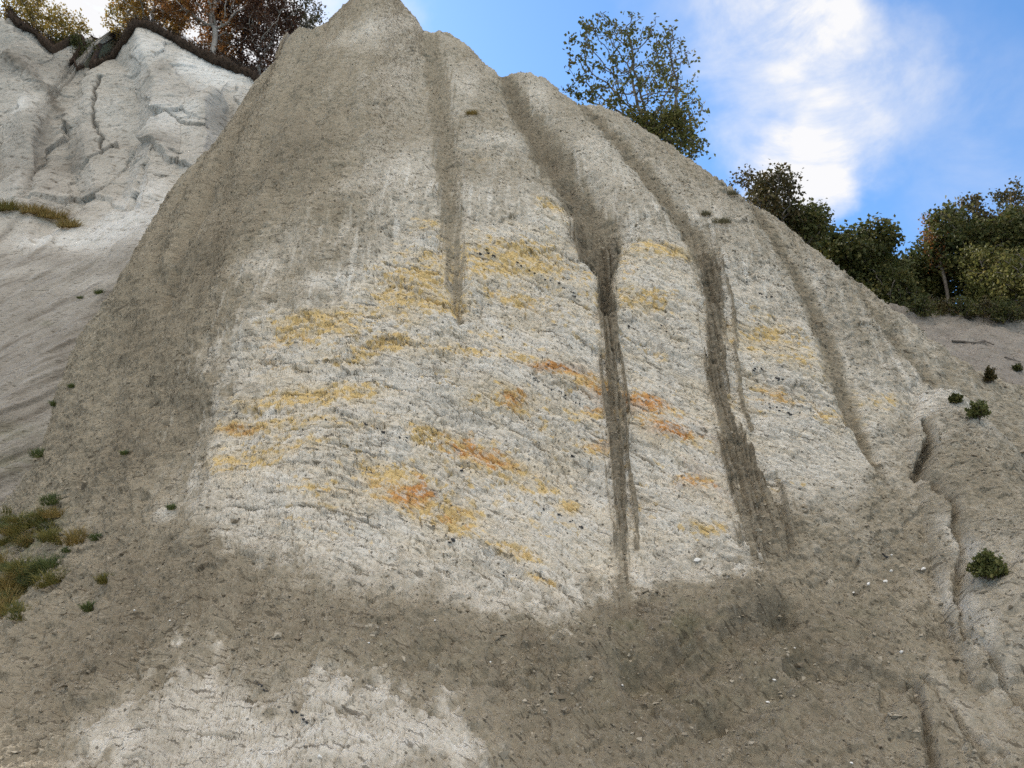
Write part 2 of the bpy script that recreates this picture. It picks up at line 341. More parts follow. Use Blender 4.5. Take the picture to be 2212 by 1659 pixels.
stain = FM.blobs(Y_main, [(740, 690, 200, 90, .36), (1000, 560, 200, 90, .36), (1300, 620, 130, 80, .26), (1700, 720, 120, 100, .24), (620, 950, 170, 70, .24), (950, 1040, 220, 90, .22), (1420, 900, 140, 120, .16),
    (690, 850, 120, 26, 1.2), (540, 870, 60, 20, .5), (500, 918, 70, 16, 1.0), (620, 915, 80, 14, .5), (480, 995, 50, 18, .8), (600, 970, 90, 14, .45), (950, 955, 60, 24, .9, .3), (1040, 985, 40, 28, 1.5, .3), (840, 1028, 60, 22, 1.0, .2), (880, 1075, 60, 26, 1.4, .2), (1110, 1010, 60, 22, .8, .4), (990, 1120, 50, 34, 1.1, .3),
    (1110, 1192, 60, 12, .9, .3), (1170, 1245, 36, 8, 1.0, .2), (835, 740, 46, 18, 1.1), (900, 590, 60, 34, .8), (950, 650, 60, 30, .9), (860, 640, 40, 30, .5), (1200, 440, 50, 24, .8), (1060, 720, 36, 14, .7, .3), (1120, 640, 60, 18, .7, .3), (1100, 560, 90, 40, .6), (1190, 800, 90, 18, .9, .35), (1110, 870, 44, 30, .9, .4), (1160, 580, 60, 14, .7), (1030, 870, 50, 22, .4),
    (1280, 830, 50, 20, .8, .3), (1290, 895, 50, 14, .9), (1300, 965, 40, 18, .8), (1230, 1085, 22, 14, 1.2), (1440, 545, 90, 24, 1.0, .1), (1390, 640, 60, 24, .6), (1430, 660, 30, 12, .5), (1400, 870, 50, 24, 1.0, .4), (1450, 930, 60, 14, .9, .3), (1530, 1145, 40, 18, .8), (1500, 1040, 40, 20, .7), (1680, 850, 60, 24, .6, .3), (1650, 720, 70, 40, .4), (640, 700, 44, 36, .7), (720, 690, 50, 30, .5),
    (760, 770, 60, 24, .5), (1000, 760, 90, 20, .5, .2), (1040, 350, 40, 14, .6), (1000, 320, 30, 10, .5), (560, 1000, 60, 14, .5), (680, 1060, 60, 16, .6), (1180, 1050, 40, 12, .5), (1800, 900, 60, 20, .5), (1900, 870, 50, 20, .5), (930, 480, 40, 24, .5), (1720, 780, 60, 20, .35, .3)])
rust = FM.blobs(Y_main, [(560, 925, 120, 24, .35), (820, 1040, 120, 40, .3), (960, 960, 60, 24, .4), (1110, 1010, 60, 24, .5), (1230, 1085, 30, 16, .5), (1130, 1195, 70, 16, .5), (1040, 985, 60, 30, .8), (880, 1075, 70, 30, .8), (500, 918, 70, 18, .5), (1190, 800, 100, 24, 1.), (1400, 870, 70, 40, 1.), (1450, 930, 80, 30, 1.), (1110, 870, 50, 36, .7), (1280, 860, 60, 60, .8), (1300, 965, 60, 30, .7), (1500, 1040, 80, 60, .7), (1170, 1245, 40, 12, .5), (990, 1120, 50, 40, .4), (835, 740, 40, 20, .3), (1680, 850, 80, 60, .6)])
green = FM.blobs(Y_main, [(1420, 1350, 150, 22, .30), (1500, 1300, 80, 16, .15), (900, 1420, 150, 50, .10), (50, 1160, 100, 50, 1.1), (50, 1240, 80, 40, 1.0), (10, 1310, 50, 40, .8), (1500, 1450, 330, 130, .16), (1850, 1330, 120, 40, .12), (10, 920, 60, 20, .15)])

# ---- vertices
xs = np.concatenate([np.linspace(-40, -10, 640, endpoint=False), np.linspace(-10, 11, 860, endpoint=False), np.linspace(11, 33, 400)])
NF = 980; t = np.linspace(0, 1, NF)**1.35
lean = lambda x, z: x+.55*(18-z)*sst(1, -23, x)            # the columns of the left flank lean so that they cross its edge
_q = np.linspace(-60, 40, 2001); xi = np.array([np.interp(x, lean(_q, z), _q) for x, z in zip(cw[:, 0], cw[:, 2])])
o_ = np.argsort(xi); zb = -1.0; zc = np.maximum(np.interp(xs, xi[o_], cw[o_, 2]), zb+1.5)
X = np.broadcast_to(xs, (NF, len(xs))).astype(float); ks = np.exp(-np.linspace(-2, 2, 161)**2); ks /= ks.sum(); zs = np.convolve(np.pad(zc, 80, 'edge'), ks, 'valid')   # rows follow the smoothed crest and meet the real one only near the top
Z = zb+(zs-zb)[None]*t[:, None]+(zc-zs)[None]*t[:, None]**9; X = lean(X, Z)
crestd = np.minimum(FM.sample(FM.line(cw, np.full(len(cw), 1.))[1], X, Z), (zc[None]-Z))
Yb = Y_main(X, Z)
rr = np.clip(1-crestd/1.2, 0, 1); Yb = Yb+.40*(1-np.sqrt(np.clip(1-rr*rr, 0, 1)))
NX, NY, NZ = surf_normal(Y_main, X, Z)
f = lambda A: FM.sample(A, X, Z)
keep = sst(0, 4., crestd)                                   # large relief fades out towards the measured crest
KX = X+.22*fbm(X/.7, Z/.7, 11, 4, .6); KZ = Z+.22*fbm(X/.7, Z/.7, 12, 4, .6)
S = Z*1.18                                                  # length measured up the slope
h = keep*(.55*fbm(X/7.3, S/9., 1, 3) + .22*fbm(X/2.3, S/3.4, 5, 3))
flank = sst(-1, -8, X)
h += keep*(.07+.15*flank)*fbm(X/1.05, S/7.5, 21, 3)                    # rills running down the fall line
up = f(sst(15, 20, FM.Z)); h += keep*up*.12*fbm(X/1.9+.12*S, S/9., 31, 3)
# gullies
for k, dep, w in (('a', .3, 1.2), ('b', .85, 1.2), ('c', .42, 1.3), ('d', .25, 1.2), ('e', .3, 1.4), ('f', .55, 1.2), ('g', .5, 1.2), ('k1', .8, 1.), ('k2', .45, 1.), ('k3', .35, 1.), ('k4', .3, 1.), ('h1', .55, 1.6), ('h2', .34, 1.5), ('h3', .36, 1.6)):
    h -= (.25+.75*keep)*FM.sample(gauss(k, w), KX, KZ)*dep*(1+.35*fbm(X/.8, S/1.6, 40, 2))
lmod = sst(-.35, .25, fbm(X/.8, S/.8, 14, 3)); UX = X+.5*fbm(X/.6, Z/.6, 15, 4, .65); UZ = Z+.5*fbm(X/.6, Z/.6, 16, 4, .65)
for k in ('u1', 'u2', 'u3', 'u4', 'u5', 'u6', 'u7', 'u8', 'u9', 'v1', 'v2', 'v3', 'v4'):                 # broken ledges: a lip standing over an undercut
    h += lmod*(.09*FM.sample(gauss(k, 2.6), UX, UZ-.13)-.16*FM.sample(gauss(k, .9), UX, UZ))
h += f(gauss('l1', 1.5))*.30
lb = f(lobe); h += np.where(lb > 0, 1.0*np.sqrt(np.clip(lb/1.6, 0, 1))*np.exp(-np.clip(lb-1.6, 0, None)/2.4), 0)
rg = f(rightg); h += .12*sst(-.1, .5, rg)

# chalk face: bedding that is level on the left and dips to the right
G = np.interp(X, np.linspace(-27, 34, 200), np.cumsum(-.45+.45*sst(-9, -5.5, np.linspace(-27, 34, 200))+.70*sst(-7., 1.5, np.linspace(-27, 34, 200)))*(61/199.))
bed = Z*1.1+G; along = X*1.0-.25*Z
wp = .16*fbm(X/.9, S/.9, 50, 3)
edge_n = .75*fbm(X/1.4, S/2.6, 60, 4)+.6*fbm(X/.35, S/1.6, 66, 3)+.5*fbm(along/.3, bed/.16, 67, 3)
fp = f(face_poly); lp = f(low_poly)
brk = .8*fbm(X/.42, S/.5, 63, 4, .7)+.35*fbm(X/.12, S/.12, 64, 2)
face = sst(-.55, .5, fp+.9*fbm(X/3.0, S/3.0, 61, 3)+brk+edge_n*np.where(Z > 9, 1.2, .9)); low = sst(-.34, .34, lp-.12+edge_n*.8+.6*brk+.7*fbm(X/1.3, S/1.2, 62, 3))
# mud curtains washed down over the face
strand = fbm(X/.10+.45*fbm(X/.9, S/.9, 69, 2), S/5.0, 70, 2)+.30*fbm(X/.055, S/2.4, 74, 2)
cur = np.zeros_like(X); ragged = .35*fbm(X/.7, S/.8, 76, 3)
for k, w in (('B', 1.), ('B2', 1.), ('B3', .95), ('B4', .9), ('C', 1.), ('C2', .8), ('C3', .9)):
    q_ = f(np.clip(SQ[k][0], 0, 4)); hd = sst(.0, 1.6 if k in 'BC' else .8, f(SQ[k][2])); cur = np.maximum(cur, w*sst(-.04, .12, .70-1.1*(1-hd)-q_*(.62+.4*ragged)+1.15*strand*sst(.3, 1.0, q_)-.55*sst(.9, 2.0, q_)+.22*strand))
cur *= 1-.9*sst(.10, .26, fbm(X/.085+.5*fbm(X/.9, S/.9, 69, 2), S/4.0, 77, 2))*sst(13.5, 11.5, Z)                  # slits where the chalk shows through
thin = np.maximum.reduce([sst(.0, .3, .62-.55*f(np.clip(SQ[k][0], 0, 4))+1.3*strand) for k in ('a', 'B', 'C')])*sst(3, 1.6, np.minimum.reduce([f(np.clip(SQ[k][0], 0, 4)) for k in ('a', 'B', 'C')]))
mudrun = np.zeros_like(X)
for k, a in (('a', .42), ('b', 1.05), ('c', .85), ('d', .85), ('e', .4), ('f', .35), ('g', .3)):
    mudrun = np.maximum(mudrun, a*sst(1.55, .30, f(np.clip(SQ[k][0], 0, 3))+.55*fbm(X/.22, S/2.2, 80, 3)+.5*fbm(X/.9, S/.9, 82, 3)))
face_open = face*(1-np.maximum(cur, .75*thin))*(1-.9*np.clip(mudrun*1.1, 0, 1))
broken = np.clip(face_open+.7*low, 0, 1)

b1, e1, r1 = facets(along/1.0+wp, bed/.42+wp, 3); b2, e2, r2 = facets(along/.36+wp, bed/.17-wp, 7); b3, e3, r3 = facets(along/.15, bed/.085, 9)
calm = sst(-.25, .35, fbm(X/2.2, S/1.6, 90, 3))                          # smoother, plastered patches between the shattered beds
h += broken*((.10*b1-.03*sst(.05, .0, e1))*(.35+.75*calm) + (.095*b2-.06*sst(.06, 0, e2))*(.35+.8*calm) + .055*b3-.03*sst(.12, .02, e3))
bq = bed/.62+.30*fbm(along/1.6, bed/.8, 95, 3); saw = bq-np.floor(bq); bl = _r(_h(np.floor(bq).astype(np.int32), np.floor(along/2.3+.5*wp+.37*np.floor(bq)).astype(np.int32), 97))
bedline = sst(.13, .03, saw)*sst(.58, .66, bl)*sst(-.35, .05, fbm(along/.55, np.floor(bq)*5.3+bed*.1, 98, 2))                             # undercut partings along the beds
h += broken*(.10*(saw-.5)*sst(.35, .8, bl)-.16*bedline)
h += cur*sst(4.6, 7., Z)*(.13+.06*strand+.03*fbm(X/.09, S/.1, 78, 3)) + .04*thin
mudm = 1-np.clip(broken, 0, 1)
lump = fbm(X/.42, S/.38, 110, 5, .62); h += mudm*(.15*lump + .065*fbm(X/.12, S/.10, 120, 3, .7)) + .03*mudm*fbm(along/.11, bed/.045, 125, 2)
m1, q1, _ = facets(X/.34+wp, S/.26, 13); h += mudm*.11*m1*sst(-.3, .4, fbm(X/2.8, S/2.2, 130, 3))
crust, _, _ = facets((X+.4*S)/.7, (S-.3*X)/.3, 15); h += mudm*.10*crust*sst(14, 4, Z)

upr = sst(9, 17, Z)*sst(-10, -4, X)+.75*sst(4, 9, X)*sst(5, 11, Z); upr = np.clip(upr, 0, 1)
cover = -.10+f(pale)*1.1+.26*upr+.24*fbm(X/1.7, S/3.6, 140, 4)+.24*fbm(X/.5, S/2.2, 150, 4, .6)+.16*fbm(X/.16, S/.5, 153, 3)
cover = np.where(Z > 9, cover+.50*sst(.06, .38, fbm(X/.20, S/2.6, 160, 3))*sst(5., .5, np.abs(fp)), cover)
cover = cover+.50*sst(-2.4, .2, fp)*sst(-.6, .3, fbm(X/.8, S/1.2, 176, 3))*np.where(Z < 9, 1., .7)+.25*sst(-1.2, 0, lp)
cover = cover*(1-face)+face*(.98+.16*(r2-.5)+.22*fbm(X/1.6, bed/1.0, 170, 3)-.30*sst(1.2, -.6, fp)*(fbm(X/.6, S/.5, 175, 3)+.35))
cover = cover*(1-low)+low*(.76+.55*fbm(X/.9, S/.7, 180, 4)+.15*(r2-.5))
# mud patches, plus crack shade painted into the colour of the joints
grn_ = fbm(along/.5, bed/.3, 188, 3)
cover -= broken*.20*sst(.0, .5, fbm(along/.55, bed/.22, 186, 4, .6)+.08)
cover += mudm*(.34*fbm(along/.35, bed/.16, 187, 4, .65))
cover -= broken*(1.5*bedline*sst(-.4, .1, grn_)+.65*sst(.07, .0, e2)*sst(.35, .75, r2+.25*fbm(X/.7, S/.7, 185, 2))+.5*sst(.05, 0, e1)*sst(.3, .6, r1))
cover = cover*(1-mudrun)+mudrun*(-.45+.2*fbm(X/.2, S/1.2, 155, 3)); cover = cover*(1-.8*thin)+.8*thin*(-.15); cover = cover*(1-cur)+cur*(-.40-.26*sst(5.5, 7.5, Z)+.35*strand+.25*fbm(X/.12, S/.2, 79, 3))
for k, a in [(k, .7) for k in SQ if k[0] in 'uv']: cover -= 1.5*a*lmod*FM.sample(gauss(k, .55), UX, UZ)  # shade under the ledge lips is put into the colour too
for k, a in (('k1', .5), ('k2', .25), ('k3', .2), ('k4', .2)): cover -= a*f(gauss(k, .8))
cover = np.where(rg > 0, cover*.6+.08, cover)
bedst = sst(-.05, .45, fbm(along/2.6, bed/.42, 200, 3)+.1)
st = f(stain)
grainy = fbm(along/.26, bed/.13, 205, 4, .65)+.3*fbm(along/1.2, bed/.35, 204, 2)
rag = sst(-.32, .25, grainy)                                             # the stain breaks up into single flakes and thin bands
p_ = np.clip((.62*st+.20*bedst*sst(-.5, .8, fp)*sst(-.2, .3, fbm(X/2.5, S/2.5, 208, 2)))*(.25+1.0*rag), .012, .74)
flake = np.maximum(sst(1.02-p_, 1.05-p_, r3), .9*sst(1.02-.6*p_, 1.05-.6*p_, r2)*sst(-.2, .1, grainy))
r4 = _r((np.floor(r3*9973)).astype(np.uint32)*np.uint32(2654435761), 9)
iron = face_open*np.clip(.42*sst(.02, .8, st+.30*grainy)*(.4+.6*rag)+flake*(.50+.50*r4)*(.66+.34*sst(.2, .9, st))+.16*sst(-.2, .3, fbm(along/1.9, bed/.6, 206, 4)+.35*st)*sst(-.5, .6, fp), 0, 1.1)
iron += (1-face)*np.clip(st-.25, 0, 1)*.5*(1-mudrun)
rs = f(rust)*.75+.45*sst(.55, .95, r2)*sst(-.1, .5, fbm(X/3., S/3., 210, 2))
gn = f(green)*sst(-.2, .5, fbm(X/.6, S/.5, 220, 3)+.15)

VX = X+NX*h; VY = Yb+NY*h; VZ = Z+NZ*h
# behind the crest the ground falls away
nb = 40; db = (np.linspace(0, 1, nb+1)[1:]**1.6*16)[:, None]
BX = np.broadcast_to(VX[-1], (nb, len(xs))); BX = BX+.35*db*sst(-6, -14, BX); BY = VY[-1]+db; BZ = VZ[-1]-.42*db-.25*sst(0, .8, db)+.25*fbm(BX/2., BY/2., 240, 3)*sst(0, 3, db)
V = np.stack([np.concatenate([VX, BX]), np.concatenate([VY, BY]), np.concatenate([VZ, BZ])], -1)
pad = lambda A, v=None: np.concatenate([A, np.broadcast_to(A[-1], (nb, len(xs)))])
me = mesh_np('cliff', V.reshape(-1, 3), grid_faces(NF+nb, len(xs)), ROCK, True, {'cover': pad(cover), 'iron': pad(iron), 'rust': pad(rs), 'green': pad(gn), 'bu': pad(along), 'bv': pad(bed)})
CRUMBS = np.stack([VX, VY, VZ], -1)[(broken < .3) & (np.random.RandomState(3).rand(*VX.shape) < .3*sst(-.25, .4, fbm(X/1.4, S/1.6, 190, 4)))]
tag(link('cliff', me), 'weathered chalk cliff spur with orange stained white face and brown mud runs', None, None, 'structure')

class Surf:
    """finds the point of a finished cliff that stands at a place measured in the photograph"""
    def __init__(s, vx, vy, vz, st=2):
        s.P = np.stack([vx[::st, ::st], vy[::st, ::st], vz[::st, ::st]], -1).reshape(-1, 3); q = s.P-CAM
        dep = q[:, 1]*cP+q[:, 2]*sP; u = -q[:, 1]*sP+q[:, 2]*cP
        s.px = CX+FOC*q[:, 0]/dep; s.py = CY-FOC*u/dep; s.dep = dep
    def at(s, px, py):
        d = np.hypot(s.px-px, s.py-py); c = np.where(d < d.min()+4)[0]; i = c[s.dep[c].argmin()]
        return Vector(s.P[i])
MAIN = Surf(VX, VY, VZ)
print('main cliff', V.shape, 'h', h.min(), h.max())

# ------------------------------------------------------------------ the white cliff behind on the left, with its scree
def depth_pts(lst):
    """(px, py, distance y) -> world"""
    a = np.array(lst, float); dx, dy, dz = ray(a[:, 0], a[:, 1]); s = a[:, 2]/dy
    return np.stack([dx*s, a[:, 2], CAM[2]+dz*s], 1)
SPURS = [  # ridge points from top to bottom, slope away from the ridge to the left and right
 ([(292, 56, 60), (318, 130, 58.3), (340, 188, 57.0), (322, 330, 53.6), (290, 470, 50), (240, 600, 46.2)], .85, .38),
 ([(20, 40, 60), (50, 200, 58.0), (70, 330, 55.2), (60, 470, 50.5), (40, 600, 46.2)], .25, .6),
 ([(440, 214, 56.2), (446, 290, 54.6), (420, 400, 52.4), (380, 520, 49.5)], .33, 1.5),
 ([(205, 150, 59.6), (185, 190, 58.6), (175, 260, 57.2), (190, 340, 55.4), (215, 420, 53.5)], .5, .15),
 ([(520, 160, 61.), (510, 230, 58.5), (500, 330, 56)], .28, .3),
]
SP = []
for L, a, b in SPURS:
    w = depth_pts(L)[::-1]; SP.append((w[:, 2], w[:, 0], w[:, 1], a, b))
def Y_left(x, z):
    acc = None
    for zz, xx, yy, a, b in SP:
        xr = np.interp(z, zz, xx); yr = np.interp(z, zz, yy)
        yr = yr+np.where(z > zz[-1], (z-zz[-1])*.75, 0)-np.where(z < zz[0], (zz[0]-z)*.75, 0)
        d = x-xr; y = yr+np.where(d < 0, -a*d, b*d); y = np.sqrt((y-yr)**2+.002)+yr
        acc = y if acc is None else np.minimum(acc, y)
    tal = 46.4+(z-27)*.86+.10*(x+28)+.5*np.sin((x*.75-z*.6)*1.1)*.35
    k = .5; d = np.clip(.5+.5*(acc-tal)/(2*k), 0, 1); return acc*(1-d)+tal*d-2*k*d*(1-d)

LCREST = [(-260, -60), (-120, -20), (0, 28), (40, 52), (80, 76), (120, 112), (150, 146), (168, 152), (185, 148), (198, 104), (206, 82), (232, 84), (262, 74), (285, 60), (310, 58), (340, 68), (380, 88), (420, 112), (455, 128), (500, 146), (545, 166), (600, 200), (680, 250)]
lw = cast(Y_left, [p[0] for p in LCREST], [p[1] for p in LCREST], 20, 120)
o_ = np.argsort(lw[:, 0]); LX, LZ = lw[o_, 0], lw[o_, 2]
xl = np.linspace(-46, -12, 560); NL = 640; zc = np.interp(xl, LX, LZ); tl = np.linspace(0, 1, NL)
X = np.broadcast_to(xl, (NL, len(xl))).astype(float); zs = np.convolve(np.pad(zc, 80, 'edge'), ks, 'valid'); Z = 4.+(zs-4)[None]*tl[:, None]+(zc-zs)[None]*tl[:, None]**12; Yb = Y_left(X, Z); cd = zc[None]-Z
NX, NY, NZ = surf_normal(Y_left, X, Z); S = Z*1.2
FL = Field(-47, -11, 3, 66, .1); f = lambda A: FL.sample(A, X, Z); PL = lambda L: pts(Y_left, L)
lst = {'crack': [(214, 160, 3), (204, 190, 2.5), (199, 225, 2), (203, 262, 2), (206, 270, 2), (222, 302, 2), (217, 335, 1.5)], 'fold': [(150, 150, 16), (158, 180, 20), (120, 260, 16), (90, 330, 12), (60, 420, 8)],
       'shelf': [(15, 120, 10), (60, 160, 12), (105, 200, 12), (140, 250, 10), (150, 272, 6)], 'led1': [(355, 246, 4), (385, 262, 5), (420, 272, 5), (450, 272, 4)], 'led2': [(365, 330, 3), (395, 336, 3)], 'led3': [(335, 372, 3), (362, 374, 4)],
       'run': [(120, 200, 9), (95, 300, 12), (70, 360, 12), (45, 420, 8)]}
LQ = {k: FL.line(*PL(v))[0] for k, v in lst.items()}; WX = X+.45*fbm(X/1.1, S/1.1, 380, 4, .6); WZ = Z+.45*fbm(X/1.1, S/1.1, 385, 4, .6)
lg = lambda k, w=1.: FL.sample(np.exp(-(LQ[k]/w)**2), WX, WZ)
tal = sst(32, 27, Z+.25*(X+28)+1.5*fbm(X/3, S/3, 301, 2))
h = .25*fbm(X/4, S/5, 300, 3)*sst(0, 3, cd)+.08*fbm(X/1.2, S/2.2, 305, 3)+.05*fbm(X/.35, S/.5, 307, 3)
q, eq, rq = facets((X+.35*Z)/1.9, (Z-.3*X)/.95, 311); q2, eq2, rq2 = facets((X+.35*Z)/.7, (Z-.3*X)/.3, 317)
h += (1-tal)*(.10*q-.08*sst(.05, 0, eq)*(rq > .6)+.045*q2)
q3, eq3, rq3 = facets((X+.3*Z)/4.2+.2*fbm(X/2, S/2, 312, 2), (Z-.2*X)/5.5, 313, .9); h += (1-tal)*sst(0, 2, cd)*(.62*q3-.12*sst(.03, 0, eq3))
h -= .5*lg('crack')+.35*lg('fold')+.35*lg('led1', .7)+.3*lg('led2', .7)+.3*lg('led3', .7)+.30*lg('run')
h += .35*lg('shelf')
h += tal*(.28*fbm((X*.75-Z*.6)/.9, (Z*.75+X*.6)/9., 320, 3)+.12*fbm((X*.75-Z*.6)/.3, (Z*.75+X*.6)/3., 325, 3))
lp_ = FL.blobs(Y_left, [(450, 150, 110, 50, .85, .3), (390, 260, 60, 50, .55), (255, 490, 110, 70, .55), (320, 410, 60, 60, .45), (60, 520, 40, 30, .45), (130, 520, 50, 30, .4), (45, 230, 22, 40, .45), (300, 120, 24, 60, .35), (250, 230, 40, 80, .25), (70, 590, 90, 20, .35), (200, 610, 100, 25, .30),
    (478, 255, 24, 50, -.6), (358, 140, 16, 55, -.55), (30, 330, 70, 120, -.30), (60, 130, 80, 50, -.40), (165, 330, 40, 80, -.35), (110, 450, 70, 18, -.5), (130, 360, 60, 60, -.25), (100, 760, 160, 60, -.12), (235, 130, 36, 60, -.40), (262, 210, 30, 60, -.15), (290, 330, 50, 30, -.2), (345, 310, 30, 16, -.35), (190, 420, 80, 20, -.25), (10, 500, 10, 60, -.6), (95, 530, 8, 50, -.5)])  # ridge shading and the brighter right face are put into the chalk tone
cover = .03+f(lp_)*1.15+.24*fbm(X/2., S/2.8, 330, 4)+.14*fbm(X/.5, S/.9, 335, 3)
cover += -.48*tal-.40*tal*sst(0, .5, fbm((X*.75-Z*.6)/.5, (Z*.75+X*.6)/6., 340, 3))
bdl = (Z+.30*X)/1.05+.2*fbm(X/2, S/2, 345, 2); cover -= .75*sst(.10, .04, np.abs(bdl-np.round(bdl)))*sst(.05, .3, fbm(X/.7, np.round(bdl)*3.7+Z*.05, 346, 3))*(1-tal)
cover -= .9*lg('crack')+.7*lg('led1')+.6*lg('led2')+.6*lg('led3')+.35*lg('run')+.55*lg('shelf', .7)+.4*sst(.05, 0, eq2)*(rq2 > .62)*(1-tal)
grn = FL.blobs(Y_left, [(18, 446, 26, 8, .75), (110, 470, 60, 12, .7, .25), (150, 480, 24, 8, .6), (20, 930, 60, 30, .35), (100, 700, 20, 8, .3), (30, 1000, 60, 30, .4)])
gn = f(grn)*sst(-.3, .4, fbm(X/.5, S/.4, 350, 3)+.2)
VX = X+NX*h; VY = Yb+NY*h; VZ = Z+NZ*h
nb = 40; db = (np.linspace(0, 1, nb+1)[1:]**1.6*40)[:, None]
BX = np.broadcast_to(VX[-1], (nb, len(xl))); BY = VY[-1]+db
ztop = VZ[-1]; BZ = ztop+.10*db+.3*fbm(BX/3., BY/3., 360, 3)*sst(0, 3, db)
V = np.stack([np.concatenate([VX, BX]), np.concatenate([VY, BY]), np.concatenate([VZ, BZ])], -1)
pad = lambda A, v: np.concatenate([A, np.full((nb, len(xl)), v)])
me = mesh_np('cliff', V.reshape(-1, 3), grid_faces(NL+nb, len(xl)), PALE, True, {'cover': pad(cover, -.8), 'iron': pad(cover*0, 0), 'rust': pad(cover*0, 0), 'green': pad(gn, .6), 'bu': pad(X+.35*Z, 0), 'bv': pad(Z*1.1-.3*X, 0)})
tag(link('cliff', me), 'tall white chalk cliff with dark turf edge behind the main spur', None, None, 'structure')
LEFT = Surf(VX, VY, VZ); LTOP = (xl, ztop.copy(), VY[-1].copy(), VX[-1].copy())

# ------------------------------------------------------------------ grey scree slope and wooded ground on the right
def Y_right(x, z):
    return 45.5+(z-23.7)*1.0+.10*(x-21)+.35*np.sin(x*.33+z*.21)
RCREST = [(1700, 655), (1850, 665), (1960, 674), (2030, 680), (2100, 684), (2160, 692), (2212, 694), (2400, 700), (2700, 720)]
rw = cast(Y_right, [p[0] for p in RCREST], [p[1] for p in RCREST], 20, 120)
xr_ = np.linspace(12, 46, 560); NR = 380; zc = np.interp(xr_, rw[:, 0], rw[:, 2]); tl = np.linspace(0, 1, NR)
X = np.broadcast_to(xr_, (NR, len(xr_))).astype(float); Z = -1.+(zc+1)[None]*tl[:, None]; Yb = Y_right(X, Z); cd = zc[None]-Z
NX, NY, NZ = surf_normal(Y_right, X, Z); S = Z*1.4
rq, eq, hq = facets(X/.8, S/.35, 411)
lip = sst(1.0, .1, cd+.35*fbm(X/.9, S/.5, 402, 3))
h = .5*fbm(X/4., S/5., 400, 3)*sst(0, 2, cd)+.26*fbm(X/1.1, S/1.0, 404, 5, .6)+.12*rq+.32*lip-.25*sst(.6, 1.2, cd)*sst(2.4, 1.4, cd)*(.5+fbm(X/1.5, S/1.5, 409, 2))
cover = -.38+.45*fbm(X/1.6, S/1.2, 420, 4)+.2*fbm(X/.4, S/.3, 421, 3)-.35*lip*sst(-.2, .4, fbm(X/.7, S/.4, 424, 3))+.1*(hq-.5)
VX = X+NX*h; VY = Yb+NY*h; VZ = Z+NZ*h
nb = 50; db = (np.linspace(0, 1, nb+1)[1:]**1.5*70)[:, None]
BX = np.broadcast_to(VX[-1], (nb, len(xr_))); BY = VY[-1]+db; BZ = VZ[-1]+.02*db+.5*fbm(BX/3., BY/3., 430, 3)*sst(0, 3, db)
V = np.stack([np.concatenate([VX, BX]), np.concatenate([VY, BY]), np.concatenate([VZ, BZ])], -1)
pad = lambda A, v: np.concatenate([A, np.full((nb, len(xr_)), v)])
me = mesh_np('slope', V.reshape(-1, 3), grid_faces(NR+nb, len(xr_)), PINK, True, {'cover': pad(cover, -.8), 'iron': pad(cover*0, 0), 'rust': pad(cover*0, 0), 'green': pad(cover*0, .55), 'bu': pad(X, 0), 'bv': pad(Z*1.4, 0)})
tag(link('slope', me), 'grey pinkish scree slope with crumbling lip below the right hand wood', None, None, 'structure')
RIGHT = Surf(VX, VY, VZ)

# ------------------------------------------------------------------ beach underfoot, sea behind the camera
gx, gy = np.meshgrid(np.linspace(-160, 160, 161), np.linspace(-40, 130, 86))
gz = -.15+.1*fbm(gx/4, gy/4, 500, 3)-np.clip(-6-gy, 0, None)*.06
me = mesh_np('beach', np.stack([gx, gy, gz], -1).reshape(-1, 3), grid_faces(86, 161), PINK, True, {'cover': (gx*0+.1)+.3*fbm(gx/3, gy/3, 505, 3), 'iron': gx*0, 'rust': gx*0, 'green': gx*0, 'bu': gx, 'bv': gy})
tag(link('beach', me), 'shingle beach at the foot of the cliff', None, None, 'structure')
mw = bpy.data.materials.new('sea_water'); mw.use_nodes = True; T = NT(mw.node_tree); b = T.n['Principled BSDF']
b.inputs['Base Color'].default_value = (.05, .11, .13, 1); b.inputs['Roughness'].default_value = .12
bp = T.new('ShaderNodeBump'); bp.inputs['Strength'].default_value = .5; T.put(T.noise(T.new('ShaderNodeTexCoord').outputs['Object'], 1.2, 5).outputs['Fac'], bp.inputs['Height']); T.l.new(bp.outputs[0], b.inputs['Normal'])
me = mesh_np('sea', [(-3000, -3000, -.6), (3000, -3000, -.6), (3000, -8, -.6), (-3000, -8, -.6)], [(0, 1, 2, 3)], mw, False)
tag(link('sea', me), 'calm sea in front of the beach', None, None, 'structure')

